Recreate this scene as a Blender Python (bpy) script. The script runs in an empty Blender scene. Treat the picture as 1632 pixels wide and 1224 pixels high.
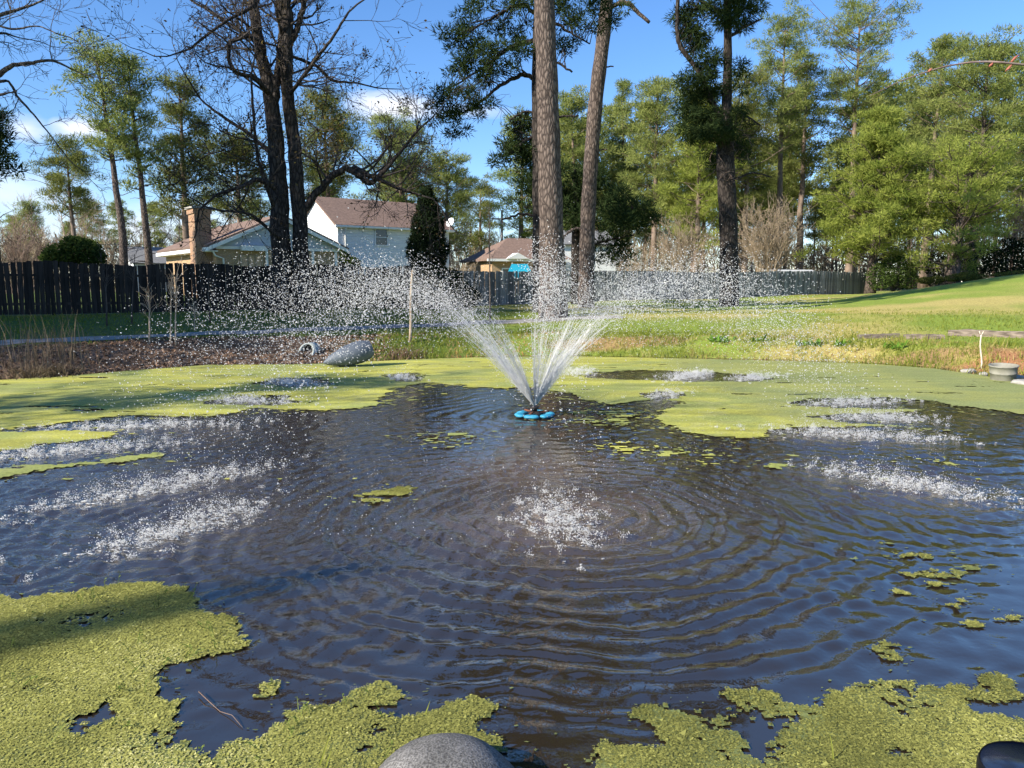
import bpy, math, random
import numpy as np
from mathutils import Vector, Euler

# ------------------------------------------------------------------ camera, sky, sun, exposure
scene = bpy.context.scene
COL = scene.collection
CAM_H = 2.0
F = 1233.0                       # focal length in pixels of a 1632 px wide frame
PITCH = math.atan(162.0 / F)     # the horizon sits at row 450 of 1224
cam_data = bpy.data.cameras.new('camera')
cam_data.sensor_width = 36.0
cam_data.lens = 36.0 * F / 1632.0
cam_data.clip_start = 0.05
cam_data.clip_end = 3000.0
cam = bpy.data.objects.new('camera', cam_data)
COL.objects.link(cam)
cam.location = (0, 0, CAM_H)
cam.rotation_euler = (math.radians(90) - PITCH, 0, 0)
scene.camera = cam

SUN_EL = math.radians(31)
SUN_A = math.radians(33)         # behind the camera, measured from -X
sun_dir = Vector((-math.cos(SUN_EL) * math.cos(SUN_A), -math.cos(SUN_EL) * math.sin(SUN_A), math.sin(SUN_EL)))
sd = bpy.data.lights.new('sun', 'SUN')
sd.energy = 5.0
sd.angle = math.radians(0.53)
sd.color = (1.0, 0.925, 0.79)
so = bpy.data.objects.new('sun', sd)
COL.objects.link(so)
so.rotation_euler = sun_dir.to_track_quat('Z', 'Y').to_euler()
so.location = (-60, -20, 50)

world = bpy.data.worlds.new('World')
scene.world = world
world.use_nodes = True
wn, wl = world.node_tree.nodes, world.node_tree.links
wn.clear()
w_out = wn.new('ShaderNodeOutputWorld')
w_bg = wn.new('ShaderNodeBackground')
w_sky = wn.new('ShaderNodeTexSky')
w_sky.sky_type = 'NISHITA'
w_sky.sun_disc = False
w_sky.sun_elevation = SUN_EL
w_sky.sun_rotation = math.atan2(sun_dir.x, sun_dir.y)
w_sky.air_density = 1.0
w_sky.dust_density = 0.0
w_sky.ozone_density = 4.0
w_bg.inputs['Strength'].default_value = 0.108
wl.new(w_bg.outputs[0], w_out.inputs[0])


def pix_dir(px, py):
    r = np.array([(px - 816.0) / F, 0, 0]) + np.array([0, math.cos(PITCH), -math.sin(PITCH)]) + \
        np.array([0, math.sin(PITCH), math.cos(PITCH)]) * ((612.0 - py) / F)
    return r


# clouds: soft white banks, placed by direction in the sky and broken up with noise
w_tc = wn.new('ShaderNodeTexCoord')
w_nz = wn.new('ShaderNodeTexNoise')
w_nz.inputs['Scale'].default_value = 9.0
w_nz.inputs['Detail'].default_value = 4.0
w_nz.inputs['Roughness'].default_value = 0.6
w_map = wn.new('ShaderNodeMapping')
w_map.inputs['Scale'].default_value = (1.0, 1.0, 2.6)
wl.new(w_tc.outputs['Generated'], w_map.inputs['Vector'])
wl.new(w_map.outputs[0], w_nz.inputs['Vector'])


def w_math(op, a, b=None, clamp=False):
    n = wn.new('ShaderNodeMath')
    n.operation = op
    n.use_clamp = clamp
    for i, v in enumerate((a, b)):
        if v is None:
            continue
        if isinstance(v, (int, float)):
            n.inputs[i].default_value = v
        else:
            wl.new(v, n.inputs[i])
    return n.outputs[0]


total = None
for (cx, cy, hw, hh, k) in [(128, 205, 42, 16, .9), (625, 172, 78, 20, 1.0), (20, 310, 120, 40, 0.4),
                            (760, 178, 60, 12, 0.5), (1225, 205, 60, 22, .6), (250, 370, 220, 40, .55), (-380, 250, 200, 60, .9),
                            (2000, 230, 240, 60, .9), (40, 205, 34, 26, .6), (1560, 260, 120, 50, .35)]:
    d = pix_dir(cx, cy)
    s = 1.0 / np.linalg.norm(d)
    d = d * s
    sub = wn.new('ShaderNodeVectorMath'); sub.operation = 'SUBTRACT'
    wl.new(w_tc.outputs['Generated'], sub.inputs[0]); sub.inputs[1].default_value = tuple(d)
    mul = wn.new('ShaderNodeVectorMath'); mul.operation = 'MULTIPLY'
    wl.new(sub.outputs[0], mul.inputs[0])
    mul.inputs[1].default_value = (F / (hw * s), F / (max(hw, hh) * s * 1.5), F / (hh * s))
    ln = wn.new('ShaderNodeVectorMath'); ln.operation = 'LENGTH'
    wl.new(mul.outputs[0], ln.inputs[0])
    v = w_math('SUBTRACT', 1.25, ln.outputs['Value'])
    v = w_math('ADD', v, w_math('MULTIPLY', w_math('SUBTRACT', w_nz.outputs['Fac'], 0.5), 2.6))
    v = w_math('MULTIPLY', v, k, True)
    total = v if total is None else w_math('MAXIMUM', total, v)
w_mix = wn.new('ShaderNodeMix'); w_mix.data_type = 'RGBA'
wl.new(total, w_mix.inputs['Factor'])
w_hs = wn.new('ShaderNodeHueSaturation'); w_hs.inputs['Saturation'].default_value = 1.14
wl.new(w_sky.outputs[0], w_hs.inputs['Color'])
w_tn = wn.new('ShaderNodeMix'); w_tn.data_type = 'RGBA'; w_tn.blend_type = 'MULTIPLY'; w_tn.inputs['Factor'].default_value = 1.0
wl.new(w_hs.outputs[0], w_tn.inputs[6]); w_tn.inputs[7].default_value = (.86, .885, 1.0, 1)
wl.new(w_tn.outputs[2], w_mix.inputs[6])
w_mix.inputs[7].default_value = (5.2, 5.4, 5.9, 1)
wl.new(w_mix.outputs[2], w_bg.inputs['Color'])

scene.view_settings.view_transform = 'Standard'
scene.view_settings.look = 'None'
scene.view_settings.gamma = 1.0
scene.view_settings.use_curve_mapping = False
scene.view_settings.exposure = 1.0
scene.render.engine = 'CYCLES'
scene.cycles.use_denoising = True
scene.cycles.max_bounces = 4
scene.cycles.diffuse_bounces = 2
scene.cycles.glossy_bounces = 2
scene.cycles.transmission_bounces = 3
world.cycles.sampling_method = 'MANUAL'
world.cycles.sample_map_resolution = 512
scene.cycles.use_light_tree = False
scene.cycles.use_adaptive_sampling = True
scene.cycles.adaptive_threshold = 0.02
scene.cycles.caustics_reflective = False
scene.cycles.caustics_refractive = False


# ------------------------------------------------------------------ projection helpers: pixel of the photo + real distance -> point
def at(px, py, dist):
    r = pix_dir(px, py)
    return np.array([0, 0, CAM_H]) + r * (dist / r[1])


def on_water(px, py):
    r = pix_dir(px, py)
    return (np.array([0, 0, CAM_H]) - r * (CAM_H / r[2]))[:2]


def metres(px, dist):
    return px * dist / F


# ------------------------------------------------------------------ numpy noise
def _hash(ix, iy, seed):
    h = (ix.astype(np.int64) * 374761393 + iy.astype(np.int64) * 668265263 + seed * 982451653) & 0xffffffff
    h = ((h ^ (h >> 13)) * 1274126177) & 0xffffffff
    return ((h ^ (h >> 16)) & 0xffff) / 65535.0


def vnoise(x, y, seed=0):
    x = np.asarray(x, float); y = np.asarray(y, float)
    ix, iy = np.floor(x), np.floor(y)
    fx, fy = x - ix, y - iy
    fx = fx * fx * (3 - 2 * fx); fy = fy * fy * (3 - 2 * fy)
    a = _hash(ix, iy, seed); b = _hash(ix + 1, iy, seed)
    c = _hash(ix, iy + 1, seed); d = _hash(ix + 1, iy + 1, seed)
    return (a * (1 - fx) + b * fx) * (1 - fy) + (c * (1 - fx) + d * fx) * fy


def fbm(x, y, seed=0, octv=4):
    s, a, t = 0, 1.0, 0
    for i in range(octv):
        s = s + a * vnoise(x * 2 ** i, y * 2 ** i, seed + i * 17)
        t += a
        a *= 0.5
    return s / t


def sstep(a, b, x):
    t = np.clip((np.asarray(x, float) - a) / (b - a), 0, 1)
    return t * t * (3 - 2 * t)


def in_poly(x, y, poly):
    poly = np.asarray(poly)
    inside = np.zeros(np.shape(x), bool)
    n = len(poly)
    for i in range(n):
        x1, y1 = poly[i]; x2, y2 = poly[(i + 1) % n]
        c = ((y1 > y) != (y2 > y))
        with np.errstate(divide='ignore', invalid='ignore'):
            xi = (x2 - x1) * (y - y1) / (y2 - y1 + 1e-12) + x1
        inside ^= c & (x < xi)
    return inside


def poly_dist(x, y, poly):
    poly = np.asarray(poly)
    best = np.full(np.shape(x), 1e9)
    n = len(poly)
    for i in range(n):
        a = poly[i]; b = poly[(i + 1) % n]
        ab = b - a
        t = np.clip(((x - a[0]) * ab[0] + (y - a[1]) * ab[1]) / (ab @ ab + 1e-12), 0, 1)
        best = np.minimum(best, np.hypot(x - a[0] - t * ab[0], y - a[1] - t * ab[1]))
    return best


# ------------------------------------------------------------------ mesh builder
class MB:
    def __init__(self):
        self.v = []; self.p = {3: [], 4: []}; self.n = 0; self.tint = []; self.ngon = []

    def add(self, V, faces, tint=None):
        V = np.asarray(V, float).reshape(-1, 3)
        for f in (faces if isinstance(faces, list) else [faces]):
            f = np.asarray(f, int)
            if len(f):
                self.p[f.shape[1]].append(f + self.n)
        self.v.append(V)
        if tint is None:
            tint = np.full(len(V), 0.5)
        elif np.isscalar(tint):
            tint = np.full(len(V), float(tint))
        self.tint.append(tint)
        self.n += len(V)

    def box(self, x0, x1, y0, y1, z0, z1):
        V = [(x0, y0, z0), (x1, y0, z0), (x1, y1, z0), (x0, y1, z0), (x0, y0, z1), (x1, y0, z1), (x1, y1, z1), (x0, y1, z1)]
        self.add(V, np.array([(0, 3, 2, 1), (4, 5, 6, 7), (0, 1, 5, 4), (1, 2, 6, 5), (2, 3, 7, 6), (3, 0, 4, 7)]))
        return self

    def tube(self, P, R, n=6, tint=None, cap=True):
        P = np.asarray(P, float); m = len(P)
        R = np.broadcast_to(np.asarray(R, float), (m,))
        T = np.gradient(P, axis=0)
        T /= np.linalg.norm(T, axis=1)[:, None] + 1e-9
        ref = np.array([0.0, 0, 1.0])
        if abs((T @ ref)).mean() > 0.8:
            ref = np.array([1.0, 0.13, 0])
        U = np.cross(T, ref); U /= np.linalg.norm(U, axis=1)[:, None] + 1e-9
        W = np.cross(U, T)
        a = np.arange(n) * 2 * math.pi / n
        V = P[:, None, :] + R[:, None, None] * (np.cos(a)[None, :, None] * U[:, None, :] + np.sin(a)[None, :, None] * W[:, None, :])
        V = V.reshape(-1, 3)
        i = np.arange(m - 1)[:, None] * n; j = np.arange(n)[None, :]; k = (j + 1) % n
        Q = np.stack([i + j, i + k, i + n + k, i + n + j], -1).reshape(-1, 4)
        fs = [Q]
        if cap:
            V = np.vstack([V, P[:1], P[-1:]])
            c0, c1 = m * n, m * n + 1
            jj = np.arange(n); kk = (jj + 1) % n
            fs.append(np.stack([np.full(n, c0), kk, jj], -1))
            fs.append(np.stack([np.full(n, c1), (m - 1) * n + jj, (m - 1) * n + kk], -1))
        self.add(V, fs, tint)
        return self

    def build(self, name, mat, parent=None, smooth=True, tint=False):
        me = bpy.data.meshes.new(name)
        V = np.vstack(self.v) if self.v else np.zeros((0, 3))
        me.vertices.add(len(V)); me.vertices.foreach_set('co', V.ravel())
        loops, starts, tot, s = [], [], [], 0
        for k in (3, 4):
            if self.p[k]:
                f = np.vstack(self.p[k])
                loops.append(f.ravel())
                starts.append(s + np.arange(len(f)) * k); tot.append(np.full(len(f), k))
                s += f.size
        if loops:
            loops = np.concatenate(loops); starts = np.concatenate(starts); tot = np.concatenate(tot)
            me.loops.add(len(loops)); me.loops.foreach_set('vertex_index', loops.astype(np.int32))
            me.polygons.add(len(starts)); me.polygons.foreach_set('loop_start', starts.astype(np.int32))
            try:
                me.polygons.foreach_set('loop_total', tot.astype(np.int32))
            except Exception:
                pass
            me.polygons.foreach_set('use_smooth', np.full(len(starts), smooth))
        if tint:
            at_ = me.attributes.new('tint', 'FLOAT', 'POINT')
            at_.data.foreach_set('value', np.concatenate(self.tint).astype(np.float32))
        me.update(calc_edges=True)
        me.validate()
        if mat:
            me.materials.append(mat)
        return link(name, me, parent)


def link(name, me, parent=None):
    o = bpy.data.objects.new(name, me)
    COL.objects.link(o)
    if parent is not None:
        o.parent = parent
    return o


def tag(o, label=None, cat=None, group=None, kind=None):
    if label: o['label'] = label
    if cat: o['category'] = cat
    if group: o['group'] = group
    if kind: o['kind'] = kind
    return o


def empty(name, loc, label=None, cat=None, group=None, rz=0.0):
    o = bpy.data.objects.new(name, None)
    COL.objects.link(o)
    o.empty_display_size = 0.2
    o.location = tuple(loc); o.rotation_euler = (0, 0, rz)
    return tag(o, label, cat, group)


def copy_tree(root, loc, rz=0.0, scale=(1, 1, 1), label=None, group=None, parent=None):
    c = root.copy(); COL.objects.link(c)
    c.location = tuple(loc); c.rotation_euler = (0, 0, rz); c.scale = scale
    if label: c['label'] = label
    if group: c['group'] = group
    for ch in list(root.children):
        d = ch.copy(); COL.objects.link(d); d.parent = c
        for g in list(ch.children):
            e = g.copy(); COL.objects.link(e); e.parent = d
    return c


# ------------------------------------------------------------------ materials
def new_mat(name):
    m = bpy.data.materials.new(name); m.use_nodes = True
    nt = m.node_tree
    b = nt.nodes['Principled BSDF']
    return m, nt.nodes, nt.links, b


def rgba(c):
    return (c[0], c[1], c[2], 1.0)


def noisy(name, c1, c2, scale=4.0, rough=0.8, bump=0.0, stretch=(1, 1, 1), detail=6, spec=0.3, c3=None, metal=0.0, lo=0.35, hi=0.65, bdist=0.02):
    m, N, L, b = new_mat(name)
    tc = N.new('ShaderNodeTexCoord'); mp = N.new('ShaderNodeMapping')
    mp.inputs['Scale'].default_value = stretch
    L.new(tc.outputs['Object'], mp.inputs['Vector'])
    nz = N.new('ShaderNodeTexNoise'); nz.inputs['Scale'].default_value = scale; nz.inputs['Detail'].default_value = detail
    L.new(mp.outputs[0], nz.inputs['Vector'])
    cr = N.new('ShaderNodeValToRGB')
    cr.color_ramp.elements[0].position = lo; cr.color_ramp.elements[0].color = rgba(c1)
    cr.color_ramp.elements[1].position = hi; cr.color_ramp.elements[1].color = rgba(c2)
    if c3:
        e = cr.color_ramp.elements.new(min(0.98, hi + 0.12)); e.color = rgba(c3)
    L.new(nz.outputs['Fac'], cr.inputs[0]); L.new(cr.outputs[0], b.inputs['Base Color'])
    b.inputs['Roughness'].default_value = rough
    b.inputs['Specular IOR Level'].default_value = spec
    b.inputs['Metallic'].default_value = metal
    if bump:
        bp = N.new('ShaderNodeBump'); bp.inputs['Strength'].default_value = bump; bp.inputs['Distance'].default_value = bdist
        L.new(nz.outputs['Fac'], bp.inputs['Height']); L.new(bp.outputs[0], b.inputs['Normal'])
    return m


def foliage(name, c1, c2, trans=0.35, c3=None):
    m, N, L, b = new_mat(name)
    N.remove(b)
    out = N['Material Output']
    a = N.new('ShaderNodeAttribute'); a.attribute_name = 'tint'
    cr = N.new('ShaderNodeValToRGB')
    cr.color_ramp.elements[0].color = rgba(c1); cr.color_ramp.elements[1].color = rgba(c2)
    if c3:
        cr.color_ramp.elements[1].position = 0.8
        e = cr.color_ramp.elements.new(0.97); e.color = rgba(c3)
    L.new(a.outputs['Fac'], cr.inputs[0])
    d = N.new('ShaderNodeBsdfDiffuse'); t = N.new('ShaderNodeBsdfTranslucent'); mx = N.new('ShaderNodeMixShader')
    L.new(cr.outputs[0], d.inputs[0]); L.new(cr.outputs[0], t.inputs[0])
    mx.inputs[0].default_value = trans
    L.new(d.outputs[0], mx.inputs[1]); L.new(t.outputs[0], mx.inputs[2]); L.new(mx.outputs[0], out.inputs[0])
    return m


def bark(name, c1, c2, scale=7.0, bump=0.9, c3=None):
    m, N, L, b = new_mat(name)
    tc = N.new('ShaderNodeTexCoord'); mp = N.new('ShaderNodeMapping'); mp.inputs['Scale'].default_value = (1, 1, 0.33)
    L.new(tc.outputs['Object'], mp.inputs['Vector'])
    nz = N.new('ShaderNodeTexNoise'); nz.inputs['Scale'].default_value = 2.0; nz.inputs['Detail'].default_value = 5
    mxv = N.new('ShaderNodeMix'); mxv.data_type = 'VECTOR'; mxv.inputs['Factor'].default_value = 0.12
    L.new(mp.outputs[0], nz.inputs['Vector']); L.new(mp.outputs[0], mxv.inputs[4]); L.new(nz.outputs['Color'], mxv.inputs[5])
    vo = N.new('ShaderNodeTexVoronoi'); vo.feature = 'DISTANCE_TO_EDGE'; vo.inputs['Scale'].default_value = scale
    L.new(mxv.outputs[1], vo.inputs['Vector'])
    vc = N.new('ShaderNodeTexVoronoi'); vc.inputs['Scale'].default_value = scale
    L.new(mxv.outputs[1], vc.inputs['Vector'])
    cr = N.new('ShaderNodeValToRGB'); cr.color_ramp.elements[0].position = 0.02; cr.color_ramp.elements[1].position = 0.28
    cr.color_ramp.elements[0].color = rgba(c1); cr.color_ramp.elements[1].color = rgba(c2)
    L.new(vo.outputs['Distance'], cr.inputs[0])
    mx = N.new('ShaderNodeMix'); mx.data_type = 'RGBA'; mx.blend_type = 'MULTIPLY'; mx.inputs['Factor'].default_value = 0.5
    L.new(cr.outputs[0], mx.inputs[6])
    gr = N.new('ShaderNodeValToRGB'); gr.color_ramp.elements[0].color = (.55, .5, .48, 1); gr.color_ramp.elements[1].color = (1.25, 1.2, 1.15, 1)
    L.new(vc.outputs['Color'], gr.inputs[0]); L.new(gr.outputs[0], mx.inputs[7])
    L.new(mx.outputs[2], b.inputs['Base Color'])
    b.inputs['Roughness'].default_value = 0.95; b.inputs['Specular IOR Level'].default_value = 0.15
    bp = N.new('ShaderNodeBump'); bp.inputs['Strength'].default_value = bump; bp.inputs['Distance'].default_value = 0.05
    ad = N.new('ShaderNodeMath'); ad.operation = 'ADD'
    L.new(vo.outputs['Distance'], ad.inputs[0]); L.new(nz.outputs['Fac'], ad.inputs[1])
    L.new(ad.outputs[0], bp.inputs['Height']); L.new(bp.outputs[0], b.inputs['Normal'])
    return m


def brick_mat(name, c1, c2, mortar):
    m, N, L, b = new_mat(name)
    tc = N.new('ShaderNodeTexCoord'); sx = N.new('ShaderNodeSeparateXYZ'); cx = N.new('ShaderNodeCombineXYZ')
    L.new(tc.outputs['Object'], sx.inputs[0])
    ad = N.new('ShaderNodeMath'); ad.operation = 'ADD'
    L.new(sx.outputs['X'], ad.inputs[0]); L.new(sx.outputs['Y'], ad.inputs[1])
    L.new(ad.outputs[0], cx.inputs['X']); L.new(sx.outputs['Z'], cx.inputs['Y'])
    br = N.new('ShaderNodeTexBrick'); br.inputs['Scale'].default_value = 4.6
    br.inputs['Color1'].default_value = rgba(c1); br.inputs['Color2'].default_value = rgba(c2); br.inputs['Mortar'].default_value = rgba(mortar)
    br.inputs['Mortar Size'].default_value = 0.03; br.inputs['Brick Width'].default_value = 1.0; br.inputs['Row Height'].default_value = 0.34
    L.new(cx.outputs[0], br.inputs['Vector']); L.new(br.outputs['Color'], b.inputs['Base Color'])
    bp = N.new('ShaderNodeBump'); bp.inputs['Strength'].default_value = 0.5; bp.inputs['Distance'].default_value = 0.01; bp.invert = True
    L.new(br.outputs['Fac'], bp.inputs['Height']); L.new(bp.outputs[0], b.inputs['Normal'])
    b.inputs['Roughness'].default_value = 0.9
    return m


def course_mat(name, c1, c2, course, rough=0.7, depth=0.02, jitter=0.25):
    """siding / shingle courses: a saw-tooth relief in z with slight colour change"""
    m, N, L, b = new_mat(name)
    tc = N.new('ShaderNodeTexCoord'); sx = N.new('ShaderNodeSeparateXYZ')
    L.new(tc.outputs['Object'], sx.inputs[0])
    dv = N.new('ShaderNodeMath'); dv.operation = 'DIVIDE'; L.new(sx.outputs['Z'], dv.inputs[0]); dv.inputs[1].default_value = course
    fr = N.new('ShaderNodeMath'); fr.operation = 'FRACT'; L.new(dv.outputs[0], fr.inputs[0])
    iv = N.new('ShaderNodeMath'); iv.operation = 'SUBTRACT'; iv.inputs[0].default_value = 1.0; L.new(fr.outputs[0], iv.inputs[1])
    nz = N.new('ShaderNodeTexNoise'); nz.inputs['Scale'].default_value = 6.0; nz.inputs['Detail'].default_value = 8
    L.new(tc.outputs['Object'], nz.inputs['Vector'])
    cr = N.new('ShaderNodeValToRGB'); cr.color_ramp.elements[0].color = rgba(c1); cr.color_ramp.elements[1].color = rgba(c2)
    cr.color_ramp.elements[0].position = 0.3; cr.color_ramp.elements[1].position = 0.7
    L.new(nz.outputs['Fac'], cr.inputs[0])
    ed = N.new('ShaderNodeMath'); ed.operation = 'LESS_THAN'; L.new(fr.outputs[0], ed.inputs[0]); ed.inputs[1].default_value = 0.12
    mx = N.new('ShaderNodeMix'); mx.data_type = 'RGBA'; mx.blend_type = 'MULTIPLY'
    sc = N.new('ShaderNodeMath'); sc.operation = 'MULTIPLY'; L.new(ed.outputs[0], sc.inputs[0]); sc.inputs[1].default_value = jitter
    L.new(sc.outputs[0], mx.inputs['Factor']); L.new(cr.outputs[0], mx.inputs[6]); mx.inputs[7].default_value = (.3, .3, .33, 1)
    L.new(mx.outputs[2], b.inputs['Base Color'])
    bp = N.new('ShaderNodeBump'); bp.inputs['Strength'].default_value = 0.6; bp.inputs['Distance'].default_value = depth
    L.new(iv.outputs[0], bp.inputs['Height']); L.new(bp.outputs[0], b.inputs['Normal'])
    b.inputs['Roughness'].default_value = rough
    return m


M = {}
M['pine_bark'] = bark('pine_bark', (.05, .040, .036), (.175, .140, .122), 11.5)
M['dark_bark'] = bark('dark_bark', (.020, .017, .016), (.07, .06, .054), 11.0)
M['grey_bark'] = bark('grey_bark', (.04, .035, .03), (.15, .13, .11), 9.0)
M['far_bark'] = noisy('far_bark', (.09, .065, .05), (.24, .18, .14), 3.0, .95, stretch=(1, 1, .3))
M['twig'] = noisy('twig', (.05, .04, .035), (.11, .09, .075), 4, .9)
M['dark_twig'] = noisy('dark_twig', (.02, .016, .014), (.06, .05, .045), 4, .9)
M['tan_twig'] = noisy('tan_twig', (.22, .165, .11), (.38, .30, .21), 3, .9)
M['red_twig'] = noisy('red_twig', (.13, .085, .065), (.22, .16, .13), 3, .9)
M['needle_sun'] = foliage('needle_sun', (.105, .150, .036), (.40, .425, .135), .5)  # sunlit copy of the pine needles, brightness put into the colour
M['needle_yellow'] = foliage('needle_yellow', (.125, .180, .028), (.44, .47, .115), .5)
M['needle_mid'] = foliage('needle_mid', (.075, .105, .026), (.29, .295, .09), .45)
M['needle_shade'] = foliage('needle_shade', (.014, .028, .012), (.060, .085, .030), .3)  # shaded copy of the pine needles, shade painted into the colour
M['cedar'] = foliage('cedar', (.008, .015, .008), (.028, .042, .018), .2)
M['leaf_dry'] = foliage('leaf_dry', (.03, .022, .014), (.12, .085, .04), .35, (.2, .15, .05))
M['leaf_olive'] = foliage('leaf_olive', (.03, .035, .012), (.13, .115, .035), .35, (.22, .14, .04))
M['shrub_leaf'] = foliage('shrub_leaf', (.02, .04, .012), (.10, .14, .035), .35)
M['hedge_leaf'] = foliage('hedge_leaf', (.05, .07, .016), (.19, .19, .05), .35)
M['grass_blade'] = foliage('grass_blade', (.10, .16, .02), (.34, .36, .07), .5, (.52, .42, .18))
M['straw'] = foliage('straw', (.28, .16, .07), (.55, .40, .20), .35, (.56, .24, .11))
M['dead_grass'] = foliage('dead_grass', (.10, .075, .05), (.28, .22, .15), .3)
M['litter'] = foliage('litter', (.07, .045, .032), (.28, .18, .12), .15, (.42, .27, .18))
M['white_paint'] = noisy('white_paint', (.72, .72, .70), (.80, .80, .78), 3, .6)
M['white_siding'] = course_mat('white_siding', (.66, .68, .69), (.74, .75, .75), .2, .6)
M['grey_siding'] = course_mat('grey_siding', (.42, .46, .52), (.50, .53, .58), .2, .6)
M['brown_shingle'] = course_mat('brown_shingle', (.135, .088, .068), (.235, .155, .118), .14, .9, .01)
M['grey_shingle'] = course_mat('grey_shingle', (.14, .14, .145), (.22, .22, .22), .14, .9, .01)
M['tan_brick'] = brick_mat('tan_brick', (.42, .27, .14), (.33, .20, .10), (.45, .38, .30))
M['chimney_brick'] = brick_mat('chimney_brick', (.34, .19, .10), (.26, .13, .08), (.38, .32, .25))
M['glass'] = noisy('glass', (.03, .035, .04), (.06, .065, .07), 2, .08, spec=.6)
M['shutter'] = noisy('shutter', (.015, .015, .018), (.03, .03, .03), 5, .6)
M['curtain'] = noisy('curtain', (.55, .36, .24), (.66, .46, .32), 3, .8)
M['wood_dark'] = noisy('wood_dark', (.014, .012, .011), (.045, .037, .032), 5, .9, .3, (6, 6, .5))
M['wood_grey'] = noisy('wood_grey', (.13, .125, .12), (.27, .26, .25), 5, .9, .3, (6, 6, .5))
for w_ in ('wood_dark', 'wood_grey'):                       # every board has weathered a little differently
    nt = M[w_].node_tree; bs = nt.nodes['Principled BSDF']; src = bs.inputs['Base Color'].links[0].from_socket
    oi = nt.nodes.new('ShaderNodeObjectInfo'); mr = nt.nodes.new('ShaderNodeMapRange'); mr.inputs['To Min'].default_value = .55; mr.inputs['To Max'].default_value = 1.35
    nt.links.new(oi.outputs['Random'], mr.inputs['Value'])
    vm = nt.nodes.new('ShaderNodeVectorMath'); vm.operation = 'SCALE'; nt.links.new(src, vm.inputs[0]); nt.links.new(mr.outputs[0], vm.inputs['Scale'])
    nt.links.new(vm.outputs[0], bs.inputs['Base Color'])
M['timber'] = noisy('timber', (.09, .07, .055), (.26, .21, .17), 4, .95, .5, (1, 5, 5))
M['concrete'] = noisy('concrete', (.27, .255, .23), (.40, .38, .34), 9, .9, .2)
M['path'] = noisy('path', (.22, .205, .185), (.33, .31, .28), 6, .9, .3)
M['pipe'] = noisy('pipe', (.075, .09, .115), (.11, .13, .16), 3, .55, .05, spec=.3)
M['pale_pipe'] = noisy('pale_pipe', (.28, .31, .30), (.42, .45, .43), 6, .6, .15)
M['blue_float'] = noisy('blue_float', (.015, .19, .33), (.05, .30, .45), 14, .45, .2, spec=.4)
M['black_metal'] = noisy('black_metal', (.012, .012, .014), (.04, .03, .025), 8, .5, .2)
M['rust'] = noisy('rust', (.10, .035, .02), (.22, .08, .035), 9, .8, .2)
M['turquoise'] = noisy('turquoise', (.0, .22, .36), (.01, .30, .44), 2, .6)
M['dish'] = noisy('dish', (.62, .62, .62), (.72, .72, .72), 3, .5)
M['pole_wood'] = noisy('pole_wood', (.28, .25, .21), (.42, .38, .33), 4, .9, .2, (3, 3, .4))
M['stake'] = noisy('stake', (.50, .42, .32), (.66, .58, .48), 6, .8)
M['tan_stake'] = noisy('tan_stake', (.34, .25, .17), (.50, .39, .28), 6, .8)
M['wire'] = noisy('wire', (.02, .02, .02), (.05, .05, .05), 4, .7)


def rock_mat():
    m, N, L, b = new_mat('boulder_stone')
    tc = N.new('ShaderNodeTexCoord')
    n1 = N.new('ShaderNodeTexNoise'); n1.inputs['Scale'].default_value = 5; n1.inputs['Detail'].default_value = 8
    n2 = N.new('ShaderNodeTexNoise'); n2.inputs['Scale'].default_value = 120; n2.inputs['Detail'].default_value = 3
    L.new(tc.outputs['Object'], n1.inputs[0]); L.new(tc.outputs['Object'], n2.inputs[0])
    r1 = N.new('ShaderNodeValToRGB'); r1.color_ramp.elements[0].position = .3; r1.color_ramp.elements[1].position = .7
    r1.color_ramp.elements[0].color = (.10, .097, .092, 1); r1.color_ramp.elements[1].color = (.22, .21, .20, 1)
    r2 = N.new('ShaderNodeValToRGB'); r2.color_ramp.elements[0].position = .36; r2.color_ramp.elements[1].position = .66
    r2.color_ramp.elements[0].color = (.35, .34, .33, 1); r2.color_ramp.elements[1].color = (1.5, 1.5, 1.5, 1)
    L.new(n1.outputs['Fac'], r1.inputs[0]); L.new(n2.outputs['Fac'], r2.inputs[0])
    mx = N.new('ShaderNodeMix'); mx.data_type = 'RGBA'; mx.blend_type = 'MULTIPLY'; mx.inputs['Factor'].default_value = .9
    L.new(r1.outputs[0], mx.inputs[6]); L.new(r2.outputs[0], mx.inputs[7]); L.new(mx.outputs[2], b.inputs['Base Color'])
    bp = N.new('ShaderNodeBump'); bp.inputs['Strength'].default_value = .5; bp.inputs['Distance'].default_value = .01
    ad = N.new('ShaderNodeMath'); ad.operation = 'ADD'; L.new(n1.outputs['Fac'], ad.inputs[0]); L.new(n2.outputs['Fac'], ad.inputs[1])
    L.new(ad.outputs[0], bp.inputs['Height']); L.new(bp.outputs[0], b.inputs['Normal'])
    b.inputs['Roughness'].default_value = .9
    return m


M['boulder'] = rock_mat()


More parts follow.
